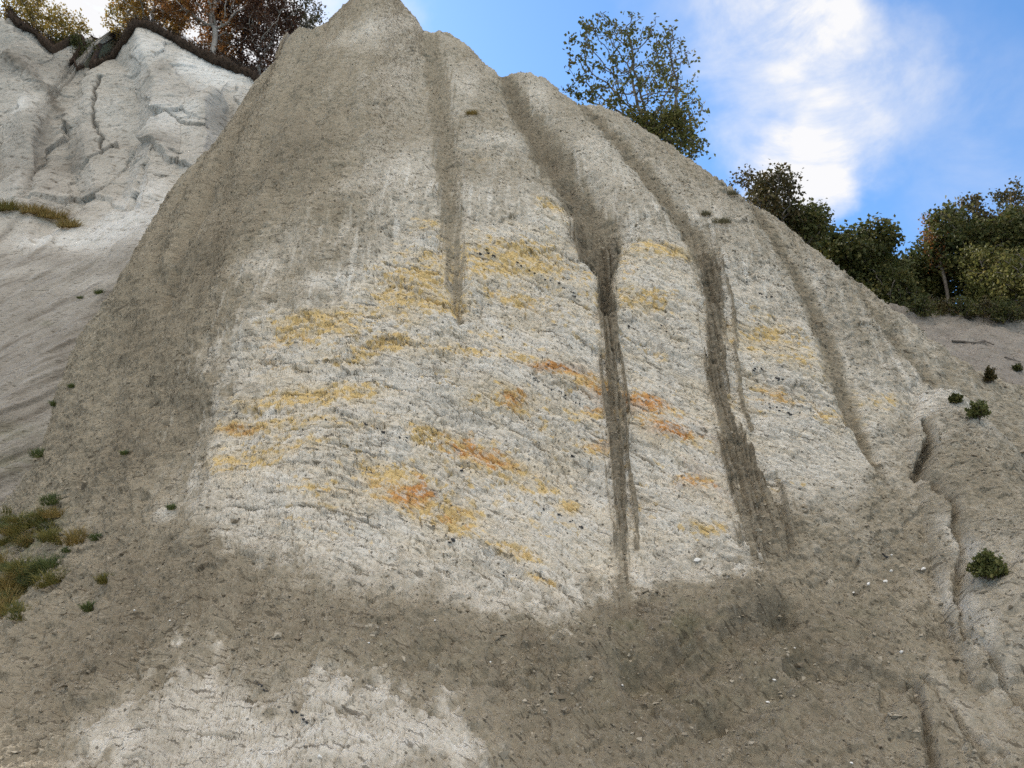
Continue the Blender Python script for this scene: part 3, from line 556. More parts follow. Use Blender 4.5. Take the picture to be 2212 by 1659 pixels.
#PART2
# ------------------------------------------------------------------ plants
def leaf_mat(name, cols, trans=.35, rough=.6):
    m = bpy.data.materials.new(name); m.use_nodes = True; T = NT(m.node_tree); T.n.clear()
    g = T.new('ShaderNodeNewGeometry'); oc = T.new('ShaderNodeTexCoord').outputs['Object']
    v = T.math('ADD', T.math('MULTIPLY', g.outputs['Random Per Island'], .55), T.math('MULTIPLY', T.noise(oc, .55, 3).outputs['Fac'], .9)); v = T.math('SUBTRACT', v, .22)
    r = T.new('ShaderNodeValToRGB'); T.put(v, r.inputs[0]); e = r.color_ramp.elements
    for i, c in enumerate(cols):
        p = i/(len(cols)-1)
        if i < 2: e[i].position = p
        el = e[i] if i < 2 else e.new(p)
        el.color = (*c, 1)
    for i, c in enumerate(cols): pass
    d = T.new('ShaderNodeBsdfPrincipled'); d.inputs['Roughness'].default_value = rough; d.inputs['Specular IOR Level'].default_value = .25
    T.put(r.outputs[0], d.inputs['Base Color'])
    t = T.new('ShaderNodeBsdfTranslucent'); T.put(r.outputs[0], t.inputs[0])
    mx = T.new('ShaderNodeMixShader'); mx.inputs[0].default_value = trans
    T.l.new(d.outputs[0], mx.inputs[1]); T.l.new(t.outputs[0], mx.inputs[2])
    T.l.new(mx.outputs[0], T.new('ShaderNodeOutputMaterial').inputs[0]); return m

def plain_mat(name, a, b, scale=6., rough=.9, bump=.3, coord='Object'):
    m = bpy.data.materials.new(name); m.use_nodes = True; T = NT(m.node_tree); p = T.n['Principled BSDF']
    oc = T.new('ShaderNodeTexCoord').outputs[coord]; n = T.noise(oc, scale, 6, .65).outputs['Fac']
    rnd = T.new('ShaderNodeNewGeometry').outputs['Random Per Island']
    T.put(T.mix(T.mapr(T.math('ADD', T.math('MULTIPLY', n, .7), T.math('MULTIPLY', rnd, .3)), .3, .7), a, b), p.inputs['Base Color'])
    p.inputs['Roughness'].default_value = rough; p.inputs['Specular IOR Level'].default_value = .2
    bp = T.new('ShaderNodeBump'); bp.inputs['Strength'].default_value = bump; bp.inputs['Distance'].default_value = .1
    T.put(n, bp.inputs['Height']); T.l.new(bp.outputs[0], p.inputs['Normal']); return m

BARK = plain_mat('grey_bark', (.10, .085, .075), (.19, .17, .15)); PALEBARK = plain_mat('pale_bark', (.24, .21, .19), (.40, .37, .34))
L_OLIVE = leaf_mat('olive_leaves', [(.055, .066, .019), (.125, .128, .036), (.20, .155, .05)], .36)
L_DARK = leaf_mat('dark_green_leaves', [(.030, .044, .016), (.070, .080, .024), (.145, .118, .034)], .33)
L_BROWNGREEN = leaf_mat('bronze_leaves', [(.030, .034, .014), (.068, .060, .022), (.13, .082, .03)], .3)
L_YELLOW = leaf_mat('yellowing_leaves', [(.10, .10, .025), (.24, .18, .04), (.36, .21, .05)], .40)
L_ORANGE = leaf_mat('orange_leaves', [(.14, .095, .025), (.31, .19, .045), (.36, .16, .04)], .45)
L_RED = leaf_mat('copper_leaves', [(.09, .048, .02), (.22, .095, .03), (.30, .15, .04)], .42)
L_DEEP = leaf_mat('deep_brown_leaves', [(.035, .022, .018), (.075, .036, .024), (.12, .06, .025)], .30)
L_BUSH = leaf_mat('shrub_leaves', [(.05, .065, .025), (.11, .125, .04), (.19, .17, .06)], .35)
G_OLIVE = leaf_mat('olive_grass', [(.06, .07, .02), (.14, .13, .035), (.22, .17, .05)], .3)
G_STRAW = leaf_mat('straw_grass', [(.11, .10, .035), (.24, .18, .06), (.32, .22, .08)], .3)
G_GREEN = leaf_mat('green_grass', [(.05, .07, .026), (.09, .115, .04), (.15, .16, .055)], .3)
G_GREY = leaf_mat('grey_grass', [(.08, .08, .045), (.15, .14, .085), (.22, .19, .12)], .3)

def tubes(P, A, B, ra, rb, k=5):
    """tapered k-sided tubes from points A to B"""
    d = B-A; L = np.linalg.norm(d, axis=1, keepdims=True)+1e-9; d = d/L
    ref = np.where(np.abs(d[:, 2:3]) < .9, np.array([[0, 0, 1.]]), np.array([[1., 0, 0]]))
    u = np.cross(d, ref); u /= np.linalg.norm(u, axis=1, keepdims=True)+1e-9; v = np.cross(d, u)
    an = np.arange(k)*2*np.pi/k; c = np.cos(an)[None, :, None]; s = np.sin(an)[None, :, None]
    off = u[:, None]*c+v[:, None]*s
    V = np.concatenate([A[:, None]+off*ra[:, None, None], B[:, None]+off*rb[:, None, None]], 1)   # n,2k,3
    n = len(A); base = (np.arange(n)*2*k)[:, None]; i = np.arange(k); j = (i+1) % k
    F = np.stack([base+i, base+j, base+k+j, base+k+i], -1).reshape(-1, 4)
    return V.reshape(-1, 3), F

def leaf_cloud(rs, P, size, droop=.25):
    """one folded leaf-sized diamond at every point"""
    n = len(P); a = rs.normal(size=(n, 3)); a[:, 2] -= droop; a /= np.linalg.norm(a, axis=1, keepdims=True)
    b = rs.normal(size=(n, 3)); b -= (b*a).sum(1, keepdims=True)*a; b /= np.linalg.norm(b, axis=1, keepdims=True)
    c = np.cross(a, b); s = (size*rs.uniform(.6, 1.35, (n, 1)))
    V = np.stack([P, P+a*s*.5+b*s*.34+c*s*.10, P+a*s, P+a*s*.5-b*s*.34+c*s*.10], 1).reshape(-1, 3)
    return V, np.arange(4*n).reshape(n, 4)

def grow_tree(name, label, base, cen, rad, seed, leafm, bark=BARK, att=420, leaves=7000, lsize=.17, trunk_r=.16, lobes=7, spread=.16, fork=.35, step=.36, shell=.0, group=None, cat='tree', bare=.0):
    """trunk and limbs grown towards points scattered through the crown (space colonisation), leaves round the twigs"""
    rs = np.random.RandomState(seed); base = np.array(base, float); cen = np.array(cen, float); rad = np.array(rad, float)
    lc = rs.normal(size=(lobes, 3)); lc /= np.linalg.norm(lc, axis=1, keepdims=True); lc = lc*rs.uniform(.35, .72, (lobes, 1)); lr = rs.uniform(.30, .52, lobes)
    Q = rs.uniform(-1, 1, (att*9, 3)); inside = (np.linalg.norm(Q, axis=1) < .62)
    for c, r in zip(lc, lr): inside |= np.linalg.norm(Q-c, axis=1) < r
    inside &= np.linalg.norm(Q, axis=1) > shell
    Q = Q[inside][:att]; A = cen+Q*rad-base
    low = A[:, 2] > .25; A = A[low]
    N = [np.zeros(3)]; par = [-1]; top = (cen-base)-np.array([0, 0, rad[2]*fork]); top[2] = max(top[2], .6)
    nst = max(2, int(np.linalg.norm(top)/step)); w = rs.normal(size=2)*.10
    for i in range(1, nst+1):
        q = i/nst; N.append(top*q+np.array([w[0]*math.sin(q*5)*2*(1-q)*q*4, w[1]*math.sin(q*4)*2*(1-q)*q*4, 0])); par.append(len(N)-2)
    N = np.array(N); dist = np.linalg.norm(A[:, None]-N[None], axis=2); near = dist.argmin(1); dm = dist.min(1); alive = np.ones(len(A), bool)
    for it in range(90):
        if not alive.any(): break
        use = alive & (dm < 60.0)
        if not use.any(): break
        new = []; npar = []
        for k in np.unique(near[use]):
            m = use & (near == k); d = A[m]-N[k]; d = (d/np.linalg.norm(d, axis=1, keepdims=True)).mean(0)+rs.normal(size=3)*.16
            d /= np.linalg.norm(d)+1e-9; q = N[k]+d*step
            new.append(q); npar.append(k)
        new = np.array(new); i0 = len(N); N = np.concatenate([N, new]); par += npar
        dn = np.linalg.norm(A[:, None]-new[None], axis=2); j = dn.argmin(1); dj = dn.min(1); m = dj < dm
        near = np.where(m, i0+j, near); dm = np.where(m, dj, dm); alive &= dm > step*.9
        if len(N) > 2600: break
    par = np.array(par); n = len(N); r = np.zeros(n); kids = np.bincount(par[1:], minlength=n)
    acc = np.where(kids == 0, .011**2.3, 0.)
    for i in range(n-1, 0, -1): acc[par[i]] += acc[i]
    r = np.maximum(acc**(1/2.3), .009); r = r*min(3., trunk_r/r[0]) if r[0] > 0 else r; r = np.maximum(r, .010)
    r[0] *= 1.25
    root = empty(name, base); tag(root, label, cat, group)
    V, F = tubes(None, N[par[1:]], N[1:], r[par[1:]], r[1:], 6)
    link('trunk', mesh_np('trunk', V, F, bark, True), root)
    tips = np.where(r <= max(.026, np.quantile(r, .6)))[0]; hgt = N[tips][:, 2]
    wgt = np.ones(len(tips))
    if bare: wgt = np.clip((hgt.max()-hgt)/(hgt.max()-hgt.min()+.1)+1-bare, .05, None)
    clump = rs.gamma(1.0, 1.0, len(tips))+.12; wgt = wgt*clump
    pick = rs.choice(tips, leaves, p=wgt/wgt.sum())
    P = N[pick]+rs.normal(size=(leaves, 3))*spread
    V, F = leaf_cloud(rs, P, lsize)
    link('crown', mesh_np('crown', V, F, leafm, False), root)
    return root

def blades(rs, n, rad, hgt, width=.012, lean=.5, seg=3):
    """grass blades: narrow ribbons bending outwards"""
    a = rs.uniform(0, 2*np.pi, n); r = rad*np.sqrt(rs.uniform(0, 1, n)); x = r*np.cos(a); y = r*np.sin(a)
    d = np.stack([np.cos(a)*r/rad, np.sin(a)*r/rad], 1)*lean+rs.normal(size=(n, 2))*.28; H = hgt*rs.uniform(.45, 1.1, n)
    sx = -np.sin(a); sy = np.cos(a); V = []
    for i in range(seg+1):
        q = i/seg; w = width*(1-q*.9); px = x+d[:, 0]*H*q**1.6; py = y+d[:, 1]*H*q**1.6; pz = H*(q-.22*q*q)
        V.append(np.stack([px-sx*w, py-sy*w, pz], 1)); V.append(np.stack([px+sx*w, py+sy*w, pz], 1))
    V = np.stack(V, 1); k = 2*(seg+1); b = (np.arange(n)*k)[:, None]
    F = np.concatenate([np.stack([b[:, 0]+2*i, b[:, 0]+2*i+1, b[:, 0]+2*i+3, b[:, 0]+2*i+2], 1) for i in range(seg)])
    return V.reshape(-1, 3), F

def shrub(name, label, loc, rx, rz, seed, mat, stems=90, leaves=2600, lsize=.07, group=None):
    """low bush: many thin stems fanning from the root with leaves along them"""
    rs = np.random.RandomState(seed); root = empty(name, loc); tag(root, label, 'shrub', group)
    a = rs.uniform(0, 2*np.pi, stems); e = np.arccos(rs.uniform(.12, 1, stems)); L = rs.uniform(.65, 1.1, stems)
    tip = np.stack([np.sin(e)*np.cos(a)*rx, np.sin(e)*np.sin(a)*rx, np.cos(e)*rz], 1)*L[:, None]; tip[:, 2] = np.maximum(tip[:, 2], .06)
    mid = tip*.5+np.array([0, 0, .18*rz])+rs.normal(size=tip.shape)*.05*rx; z0 = tip*.02-np.array([0, 0, .08])
    t1 = np.full(stems, .012)*max(rx, .5)
    V1, F1 = tubes(None, z0, mid, t1*1.3, t1, 4); V2, F2 = tubes(None, mid, tip, t1, t1*.4, 4)
    link('stem', mesh_np('stem', np.concatenate([V1, V2]), np.concatenate([F1, F2+len(V1)]), BARK), root)
    root.rotation_euler = (.38, 0, 0)
    k = rs.randint(0, stems, leaves); q = rs.uniform(.25, 1.05, (leaves, 1)); P = np.where(q < .5, mid[k]*q*2, mid[k]+(tip[k]-mid[k])*(q*2-1))+rs.normal(size=(leaves, 3))*.06*rx
    V, F = leaf_cloud(rs, P, lsize, -.35); link('foliage', mesh_np('foliage', V, F, mat, False), root); return root

# ---- trees on the skyline
def left_ground(x, y):
    xa, za, ya, vx = LTOP; o = np.argsort(vx); z = np.interp(x, vx[o], za[o]); yc = np.interp(x, vx[o], ya[o]); return z+.10*max(0, y-yc)
def crown_at(px, py, y, rpx, rpz, depth=1.):
    c = depth_pts([(px, py, y)])[0]; k = np.linalg.norm(c-CAM)/FOC; return c, (rpx*k, rpx*k*depth, rpz*k*1.25)
GL = 'autumn trees along the top of the white cliff'
for (nm, lab, bx, cx_, cy_, y, rx, rz, m, bk, nl, ls, at, seed, extra) in [
    ('beech_tree', 'yellow green bushy tree at the far left cliff edge', 100, 88, 62, 64, 90, 76, L_YELLOW, BARK, 9000, .22, 420, 3, {}),
    ('beech_tree', 'yellow and orange leaved tree above the peak of the white cliff', 400, 345, 10, 64.5, 105, 95, L_ORANGE, PALEBARK, 9500, .24, 420, 5, {'trunk_r': .22}),
    ('beech_tree', 'copper red tree with pale forked trunk on the turf edge', 462, 475, -5, 64.0, 120, 110, L_RED, PALEBARK, 12000, .24, 480, 8, {'trunk_r': .26}),
    ('beech_tree', 'deep brown tree nearest the brown spur on the turf edge', 560, 570, 75, 65.5, 85, 95, L_DEEP, PALEBARK, 9000, .24, 380, 12, {}),
    ('beech_tree', 'thin bronze tree between copper and deep brown trees', 520, 535, 20, 68, 95, 100, L_DEEP, PALEBARK, 9000, .24, 380, 14, {}),
    ('beech_tree', 'small yellow tree left of the orange tree, low behind the turf overhang', 290, 285, 50, 66.5, 58, 55, L_YELLOW, PALEBARK, 3500, .22, 220, 15, {}),
    ('beech_tree', 'sparse dark tree showing over the notch beside the summit', 655, 660, 40, 66, 48, 42, L_BROWNGREEN, BARK, 1500, .22, 200, 17, {'spread': .3}),
    ('thorn_bush', 'dark leafless looking bush in the dip between the two turf edges', 175, 165, 118, 63.5, 45, 38, L_DARK, BARK, 3500, .2, 200, 19, {}),
]:
    b = depth_pts([(bx, 150, y)])[0]; c, r = crown_at(cx_, cy_, y, rx, rz)
    grow_tree(nm, lab, (b[0], y, min(left_ground(b[0], y)-.2, c[2]-.75*r[2])), c, r, seed, m, bk, at, nl, ls, group=GL, spread=extra.pop('spread', .26), fork=.55, **extra)

c, r = crown_at(1395, 186, 37.5, 182, 132)
grow_tree('maple_tree', 'open crowned olive tree alone against the sky behind the ridge', (c[0]+.3, 37.5, 24.0), c, r, 31, L_OLIVE, BARK, 600, 4500, .20, .15, lobes=14, spread=.14, fork=.75, step=.32, bare=.3)
c, r = crown_at(1440, 300, 37.0, 100, 62)
grow_tree('maple_tree', 'dense dark olive bush tree low behind the ridge under the lone open tree', (c[0]+.2, 37.0, 23.6), c, r, 33, L_OLIVE, BARK, 320, 3600, .19, .10, lobes=9, spread=.2, fork=.6, step=.30)
GR = 'dark trees beyond the right slope'
for (nm, lab, cx_, cy_, y, rx, rz, m, nl, ls, at, seed, bz) in [
    ('oak_tree', 'bronze tree with feathery top rising first behind the ridge slope', 1668, 430, 42, 58, 68, L_BROWNGREEN, 2300, .20, 300, 41, 22.5),
    ('oak_tree', 'small dark green tree leaning right below the bronze tree', 1735, 490, 43, 50, 52, L_DARK, 2600, .21, 240, 43, 21.5),
    ('oak_tree', 'broad dark green tree in the middle of the right hand row', 1850, 575, 52, 100, 76, L_DARK, 9500, .28, 460, 45, 23.8),
    ('oak_tree', 'low dark tree filling the dip in the right hand row', 1965, 632, 56, 80, 56, L_DARK, 7000, .28, 380, 47, 24.0),
    ('oak_tree', 'large dark tree with brownish crown near the right edge', 2098, 565, 54, 96, 94, L_DARK, 11500, .28, 520, 49, 24.0),
    ('oak_tree', 'dark tree with bronze top between the large tree and the right edge', 2168, 560, 55, 76, 98, L_BROWNGREEN, 8000, .28, 420, 61, 24.0),
    ('oak_tree', 'tall tree with rusty tips cut by the right edge', 2225, 520, 57, 70, 110, L_BROWNGREEN, 6500, .24, 360, 51, 24.0),
    ('oak_tree', 'yellow green tree in front of the large dark tree at right', 2175, 612, 50, 80, 62, L_OLIVE, 5500, .22, 340, 53, 24.0),
    ('oak_tree', 'dark green tree between broad and low trees', 1905, 625, 50, 70, 56, L_DARK, 4500, .22, 300, 57, 23.8),
    ('rowan_tree', 'narrow orange tipped sapling at left shoulder of the large dark tree', 2024, 530, 53, 18, 50, L_RED, 500, .2, 90, 55, 25.5),
]:
    c, r = crown_at(cx_, cy_, y, rx*1.25, rz*1.12)
    grow_tree(nm, lab, (c[0], y, bz), c, r, seed, m, BARK, int(at*1.3), int(nl*1.9), ls, .16, lobes=10, spread=.26, fork=.6, group=GR)
rs = np.random.RandomState(77)
for i, (px, py, y, rx) in enumerate([(1985, 668, 47.5, 1.1), (2030, 668, 48.5, 1.3), (2080, 672, 47.8, 1.2), (2125, 676, 48.2, 1.4), (2170, 680, 47.4, 1.2), (2210, 682, 48, 1.4)]):
    c = depth_pts([(px, py+22, y)])[0]
    shrub('undergrowth_bush', 'low brown bush under the trees along the lip of the right slope', (c[0], y, c[2]), rx, 1.5, 200+i, L_BROWNGREEN if i % 2 else L_DARK, 60, 1500, .15, 'bushes under the right hand trees')

# ---- shrubs on the slopes
for nm, px, py, rp, hp, s, m, lab, srf in [
    ('shrub', 2135, 1245, 33, 46, 301, L_BUSH, 'round green shrub in the lower right corner beside the rain channel', MAIN),
    ('shrub', 2112, 898, 22, 32, 302, L_BUSH, 'dark green shrub growing behind the rounded shoulder at right', MAIN),
    ('shrub', 2141, 820, 13, 26, 303, L_BROWNGREEN, 'thin twiggy shrub up the right slope above the shoulder', MAIN),
    ('shrub', 2062, 868, 12, 18, 304, L_DARK, 'tiny dark shrub left of the shrub behind the shoulder', MAIN),
    ('shrub', 2200, 800, 12, 14, 305, L_DARK, 'small dark shrub at the right edge on grey scree', RIGHT)]:
    p = srf.at(px, py); k = (p-Vector(CAM)).length/FOC
    shrub(nm, lab, p, rp*k, hp*k*1.05, s, m, max(30, int(rp*2.6)), int(500+rp*70), .06+.0006*rp)

def tuft(name, label, p, rad, hgt, n, seed, mat, group=None, width=.014, cat='grass', me=None):
    if me is None:
        rs = np.random.RandomState(seed); V, F = blades(rs, n, rad, hgt, width); me = mesh_np(name, V, F, mat, True)
    o = link(name, me, None, p); o.rotation_euler = (.65, 0, 0); tag(o, label, cat, group); return o
for px, py, rp, hp, m, lab, srf in [
    (1585, 416, 15, 12, G_GREY, 'grey dry grass tuft near the ridge below the open tree', MAIN), (1525, 462, 12, 12, G_GREY, 'small grey green tuft left of the long dry grass clump', MAIN),
    (1562, 480, 26, 14, G_GREY, 'long dry grass clump at the head of the third mud run', MAIN), (1020, 246, 16, 14, G_STRAW, 'straw tuft on the upper face below the summit', MAIN),
    (85, 980, 20, 14, G_GREEN, 'green tuft at the far left where scree meets the spur', MAIN), (113, 1080, 28, 16, G_GREEN, 'wide green tuft above the grass patch', MAIN),
    (163, 1168, 26, 28, G_STRAW, 'tall straw coloured tussock right of the grass patch', MAIN), (190, 1312, 16, 14, G_GREEN, 'small green plant below the grass patch', MAIN),
    (222, 1258, 18, 16, G_OLIVE, 'olive tuft to the right of the grass patch', MAIN), (205, 1160, 14, 10, G_GREEN, 'tiny dark tuft just right of the straw tussock', MAIN),
    (152, 832, 8, 10, G_GREEN, 'tiny green tuft high on the left flank', MAIN), (116, 874, 9, 14, G_GREEN, 'small upright tuft on the left flank edge', MAIN), (270, 976, 10, 8, G_GREEN, 'tiny green tuft in brown mud left of the orange band', MAIN),
    (214, 632, 12, 12, G_GREEN, 'small green tuft behind the flank on pale scree', LEFT), (172, 640, 8, 6, G_GREEN, 'tiny tuft on pale scree left of the flank', LEFT),
    (370, 1095, 12, 8, G_GREEN, 'tiny green tuft beside the pale chalk spot', MAIN), (140, 1190, 12, 8, G_GREEN, 'bright green small tuft below the straw tussock', MAIN)]:
    p = srf.at(px, py); k = (p-Vector(CAM)).length/FOC
    tuft('grass_tuft', lab, p, rp*k*.8, hp*k, int(120+rp*9), int(px), m, 'single grass tufts on the slopes', .010+.0007*k*40)
for px, py, rp, hp, lab in [(12, 452, 22, 14, 'brown grass cushion at the left edge on the white cliff'), (78, 462, 24, 14, 'brown grass cushion in the middle of the white cliff ledge'), (112, 470, 28, 14, 'largest brown grass cushion on the white cliff ledge'), (148, 488, 22, 12, 'brown grass cushion at the lower right end of the ledge')]:
    p = LEFT.at(px, py); k = (p-Vector(CAM)).length/FOC
    tuft('grass_cushion', lab, p, rp*k, hp*k*1.7, 420, int(px)+9, G_STRAW if px > 20 else G_OLIVE, 'grass cushions on the white cliff ledge', .03).rotation_euler = (.35, 0, 0)
rs = np.random.RandomState(5); var = []
for i, (m, hgt) in enumerate([(G_OLIVE, .42), (G_GREEN, .34), (G_STRAW, .5), (G_OLIVE, .3), (G_GREEN, .24)]):
    V, F = blades(rs, 210, .30, hgt, .010, .6); var.append(mesh_np('grass_tussock', V, F, m, True))
patch = [(rs.uniform(-5, 128), 1112+rs.uniform(0, 62)) for _ in range(30)]+[(rs.uniform(-5, 110), 1215+rs.uniform(0, 55)) for _ in range(26)]+[(rs.uniform(-5, 40), 1290+rs.uniform(0, 50)) for _ in range(9)]
for i, (px, py) in enumerate(patch):
    p = MAIN.at(px, py); o = link('grass_tussock', var[rs.randint(5)], None, p); s = rs.uniform(.7, 1.4); o.scale = (s, s, s*rs.uniform(.45, .8)); o.rotation_euler = (.6+rs.normal()*.1, rs.normal()*.1, rs.uniform(-.7, .7))
    tag(o, 'olive green grass tussock in the patch on the lower left scree', 'grass', 'tussocks of the grass patch at lower left')

# ---- turf hanging over the edge of the white cliff
TURF = plain_mat('dark_turf', (.022, .017, .014), (.075, .052, .038), 3.5, .95, .8)
def turf_edge(pxa, pxb, seed, thick):
    vx = LTOP[3]; q = np.stack([vx, LTOP[2], LTOP[1]], 1)-CAM; dep = q[:, 1]*cP+q[:, 2]*sP; px = CX+FOC*q[:, 0]/dep
    sel = np.where((px > pxa) & (px < pxb))[0]; n = len(sel); C = np.stack([vx[sel], LTOP[2][sel], LTOP[1][sel]], 1); k = 14
    an = np.arange(k)*2*np.pi/k; sarr = np.arange(n)*.06
    ends = np.minimum(1, np.minimum(np.arange(n), n-1-np.arange(n))/14.+.12)
    rr = thick*(1+.75*fbm(sarr/1.5, sarr*0+seed+.3, seed, 4, .6))*ends
    A, S_ = np.meshgrid(an, sarr); rad = rr[:, None]*(1+.30*fbm(S_/.5, np.cos(A)*1.5+A, seed+3, 3)+.25*fbm(S_/.16, A*2, seed+5, 2))
    V = np.stack([C[:, 0][:, None]+0*A, C[:, 1][:, None]-.12+np.cos(A)*rad*1.15, C[:, 2][:, None]+.10+np.sin(A)*rad*np.where(np.sin(A) < 0, 1.25, .75)], -1)
    i = np.arange(n*k).reshape(n, k); j = np.roll(i, -1, 1); F = np.stack([i[:-1].ravel(), j[:-1].ravel(), j[1:].ravel(), i[1:].ravel()], 1)
    rs = np.random.RandomState(seed); m = n*14; s = rs.randint(0, n, m); a0 = rs.uniform(0, 2*np.pi, m)          # grass and roots hanging from it
    P = np.stack([C[s, 0]+rs.normal(size=m)*.05, C[s, 1]-.12+np.cos(a0)*rr[s]*1.1, C[s, 2]+.1+np.sin(a0)*rr[s]], 1)
    d = np.stack([rs.normal(size=m)*.3, np.cos(a0)*.6-.3, np.sin(a0)*.9-.15], 1)*rs.uniform(.15, .55, (m, 1))
    V2, F2 = tubes(None, P, P+d, np.full(m, .018), np.full(m, .004), 3)
    me = mesh_np('turf', np.concatenate([V.reshape(-1, 3), V2]), np.concatenate([F, F2+n*k]), TURF, True)
    tag(link('turf', me), 'dark overhanging turf along the top of the white cliff', None, None, 'structure')
turf_edge(196, 660, 601, .46); turf_edge(-60, 186, 640, .42)

def branch(label, srf, picks, rad, seed):
    rs = np.random.RandomState(seed); P = np.array([srf.at(*q) for q in picks]); P[:, 1] -= .06; P[:, 2] += .05; o = P[0].copy(); P = P-o
    A, B = P[:-1], P[1:]; n = len(A); ra = np.linspace(rad, rad*.45, n+1); V, F = tubes(None, A, B, ra[:-1], ra[1:], 6)
    k = n*2; i = rs.randint(0, n, k); a = A[i]+(B[i]-A[i])*rs.uniform(.2, .9, (k, 1)); d = rs.normal(size=(k, 3))*np.array([.35, .12, .25])*8*rad
    V2, F2 = tubes(None, a, a+d, np.full(k, rad*.45), np.full(k, rad*.12), 4)
    tag(link('branch', mesh_np('branch', np.concatenate([V, V2]), np.concatenate([F, F2+len(V)]), BARK), None, o), label, 'branch')
branch('bare fallen branch lying across the grey scree below the right hand wood', RIGHT, [(2058, 735), (2082, 737), (2105, 739), (2128, 737), (2145, 742)], .07, 1)
branch('short dead stick lying on the scree at the right edge', RIGHT, [(2170, 770), (2188, 778), (2206, 780)], .05, 2)

# ---- flints, chalk fragments, rubble
def stone_mesh(name, seed, mat, sub=2, rough=.3, squash=.65):
    import bmesh
    bm = bmesh.new(); bmesh.ops.create_icosphere(bm, subdivisions=sub, radius=1.); rs = np.random.RandomState(seed)
    pl = rs.normal(size=(9, 3)); pl /= np.linalg.norm(pl, axis=1, keepdims=True); of = rs.uniform(.5, .95, 9)
    for v in bm.verts:
        p = np.array(v.co)
        for a, b in zip(pl, of):                                     # chip flat faces off the pebble
            d = p@a-b
            if d > 0: p = p-a*d*.85
        p = p*(1+rs.normal()*.05*rough/.3); v.co = (p[0], p[1], p[2]*squash)
    me = bpy.data.meshes.new(name); bm.to_mesh(me); bm.free(); me.materials.append(mat); return me
FLINT = plain_mat('black_flint', (.010, .011, .014), (.045, .046, .05), 9, .45, .2)
WHITE = plain_mat('fresh_chalk', (.55, .54, .51), (.78, .77, .75), 5, .9, .3)
fl = [stone_mesh('flint', 900+i, FLINT) for i in range(5)]; ch = [stone_mesh('chalk_fragment', 950+i, WHITE, 2, .2, .7) for i in range(4)]
rs = np.random.RandomState(9)
def along(pts_, n):
    a = np.array(pts_, float); l = np.r_[0, np.cumsum(np.hypot(*np.diff(a, axis=0).T))]; q = np.sort(rs.uniform(0, l[-1], n))
    return list(zip(np.interp(q, l, a[:, 0])+rs.normal(size=n)*1.2, np.interp(q, l, a[:, 1])+rs.normal(size=n)*1.2))
spots = [(p, 2.1) for p in along([(1145, 808), (1165, 822), (1200, 842), (1235, 858), (1262, 872)], 34)]
for L, n, s in [([(1026, 543), (1048, 540), (1072, 550)], 7, 3.), ([(1100, 560), (1170, 596), (1240, 636), (1262, 648)], 16, 2.6), ([(1640, 632), (1668, 642)], 7, 2.6), ([(1618, 792), (1655, 802), (1692, 822)], 11, 2.6), ([(1655, 872), (1690, 882), (1722, 898)], 11, 2.6),
                ([(780, 912), (812, 920), (842, 932), (900, 955)], 8, 3.2), ([(640, 905), (700, 900), (760, 912)], 7, 2.2), ([(1332, 688), (1372, 708)], 6, 2.4), ([(480, 885), (560, 892), (640, 905)], 8, 2.0), ([(1170, 1098), (1212, 1110), (1262, 1138)], 8, 3.), ([(540, 1462), (575, 1490), (590, 1500)], 8, 3.), ([(632, 1530), (650, 1548), (668, 1562)], 6, 4.),
                ([(1060, 1235), (1130, 1245)], 5, 2.4), ([(1420, 700), (1500, 745), (1540, 770)], 8, 2.0), ([(700, 780), (830, 790), (930, 820)], 8, 1.8), ([(1900, 1190), (1925, 1200)], 4, 2.6)]:
    spots += [(p, s) for p in along(L, n)]
spots += [((1003, 1008), 5), ((1008, 1000), 3.5), ((1000, 1014), 3.5), ((935, 1141), 4), ((962, 1157), 4), ((976, 1166), 5), ((970, 1170), 3.5), ((982, 1160), 3.5), ((1240, 980), 4), ((1207, 1108), 4), ((1259, 1137), 5), ((830, 929), 4.5), ((792, 917), 3), ((960, 858), 3), ((1082, 726), 2.5), ((1430, 960), 3), ((1340, 905), 2.5)]
for (px, py), s in spots:
    p = MAIN.at(px, py); k = (p-Vector(CAM)).length/FOC; o = link('flint', fl[rs.randint(5)], None, p)
    r = s*k*rs.uniform(.6, 1.25); o.scale = (r*rs.uniform(.9, 1.6), r, r); o.rotation_euler = (rs.uniform(-.4, .4), .45+rs.normal()*.3, rs.uniform(-.5, .5)); tag(o, 'small black flint nodule set in the chalk bedding', 'flint', 'black flint nodules in the chalk beds')
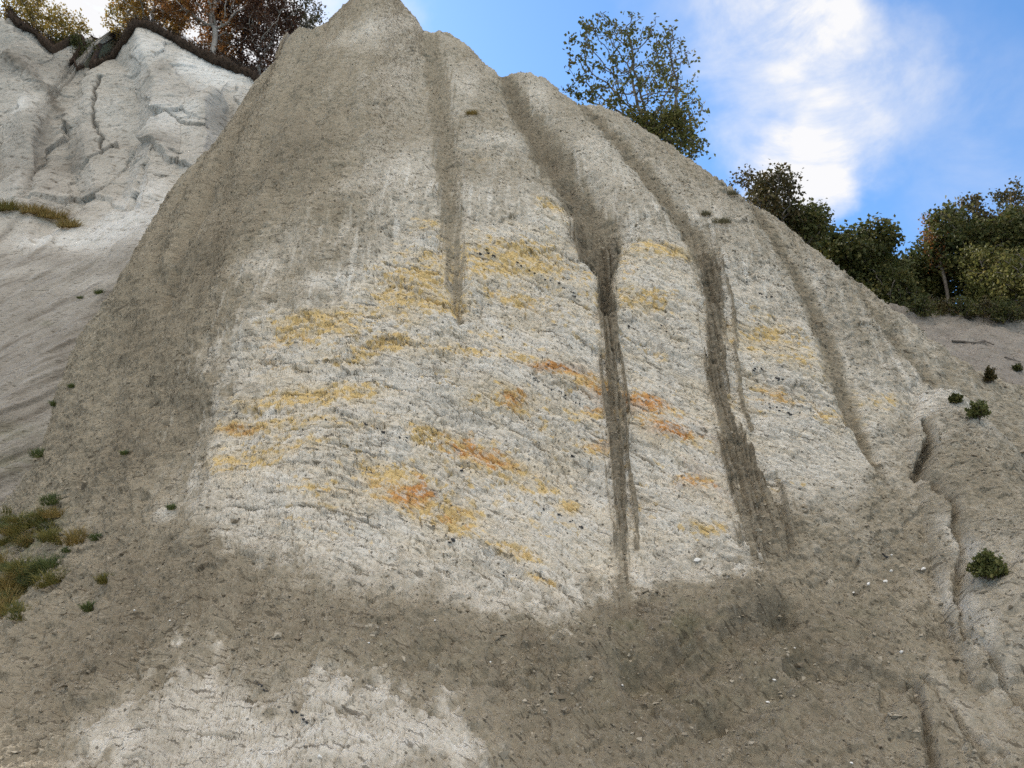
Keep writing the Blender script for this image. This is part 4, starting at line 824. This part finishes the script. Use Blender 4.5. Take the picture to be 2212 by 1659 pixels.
for px, py, s in [(1921, 1199, 3.5), (1928, 1231, 5), (1915, 1253, 6), (1880, 1259, 5.5), (1848, 1279, 3), (1945, 1406, 5), (1671, 1463, 3.5), (1660, 1512, 4.5), (1838, 1644, 4), (1503, 1206, 8), (1995, 1223, 6), (693, 1629, 6), (290, 1319, 3.5), (363, 1336, 3), (1060, 1432, 3), (800, 1385, 3.5), (940, 1340, 3), (1350, 1480, 3.5), (1720, 1400, 2.5), (455, 1590, 3), (1230, 1180, 3)]:
    p = MAIN.at(px, py); k = (p-Vector(CAM)).length/FOC; o = link('chalk_fragment', ch[rs.randint(4)], None, p)
    r = s*k*.8; o.scale = (r*rs.uniform(1, 1.6), r, r); o.rotation_euler = (rs.uniform(-.6, .6), rs.uniform(-.6, .6), rs.uniform(0, 6)); tag(o, 'loose white chalk fragment lying on the brown mud apron', 'stone', 'white chalk fragments on the mud')

CRUMB = plain_mat('mud_crumbs', (.16, .135, .10), (.36, .32, .255), 3., .95, .3)
def rubble(P, n, lo, hi, seed, label):
    rs = np.random.RandomState(seed); i = rs.choice(len(P), n); c = P[i]+rs.normal(size=(n, 3))*.02
    s = lo*(hi/lo)**(rs.uniform(0, 1, n)**2.6); o = np.array([(1, 0, 0), (-1, 0, 0), (0, 1, 0), (0, -1, 0), (0, 0, 1), (0, 0, -1)], float)
    b = o[None]*(s[:, None]*rs.uniform(.5, 1.2, (n, 6)))[..., None]+rs.normal(size=(n, 6, 3))*s[:, None, None]*.22
    q = rs.normal(size=(n, 4)); q /= np.linalg.norm(q, axis=1, keepdims=True); w, x, y, z = q.T
    M = np.stack([1-2*(y*y+z*z), 2*(x*y-z*w), 2*(x*z+y*w), 2*(x*y+z*w), 1-2*(x*x+z*z), 2*(y*z-x*w), 2*(x*z-y*w), 2*(y*z+x*w), 1-2*(x*x+y*y)], 1).reshape(n, 3, 3)
    V = np.einsum('nij,nkj->nki', M, b)*np.array([1.15, 1, .8])+c[:, None]
    f = np.array([(0, 2, 4), (2, 1, 4), (1, 3, 4), (3, 0, 4), (2, 0, 5), (1, 2, 5), (3, 1, 5), (0, 3, 5)])
    F = (np.arange(n)[:, None, None]*6+f[None]).reshape(-1, 3)
    tag(link('rubble', mesh_np('rubble', V.reshape(-1, 3), F, CRUMB, False)), label, None, None, 'stuff')
rubble(CRUMBS, 60000, .010, .048, 71, 'loose mud crumbs and chalk grit lying on the brown cliff')
rubble(CRUMBS[CRUMBS[:, 2] < 8.5], 2600, .03, .11, 72, 'clods and small stones lying on the mud apron at the cliff foot')
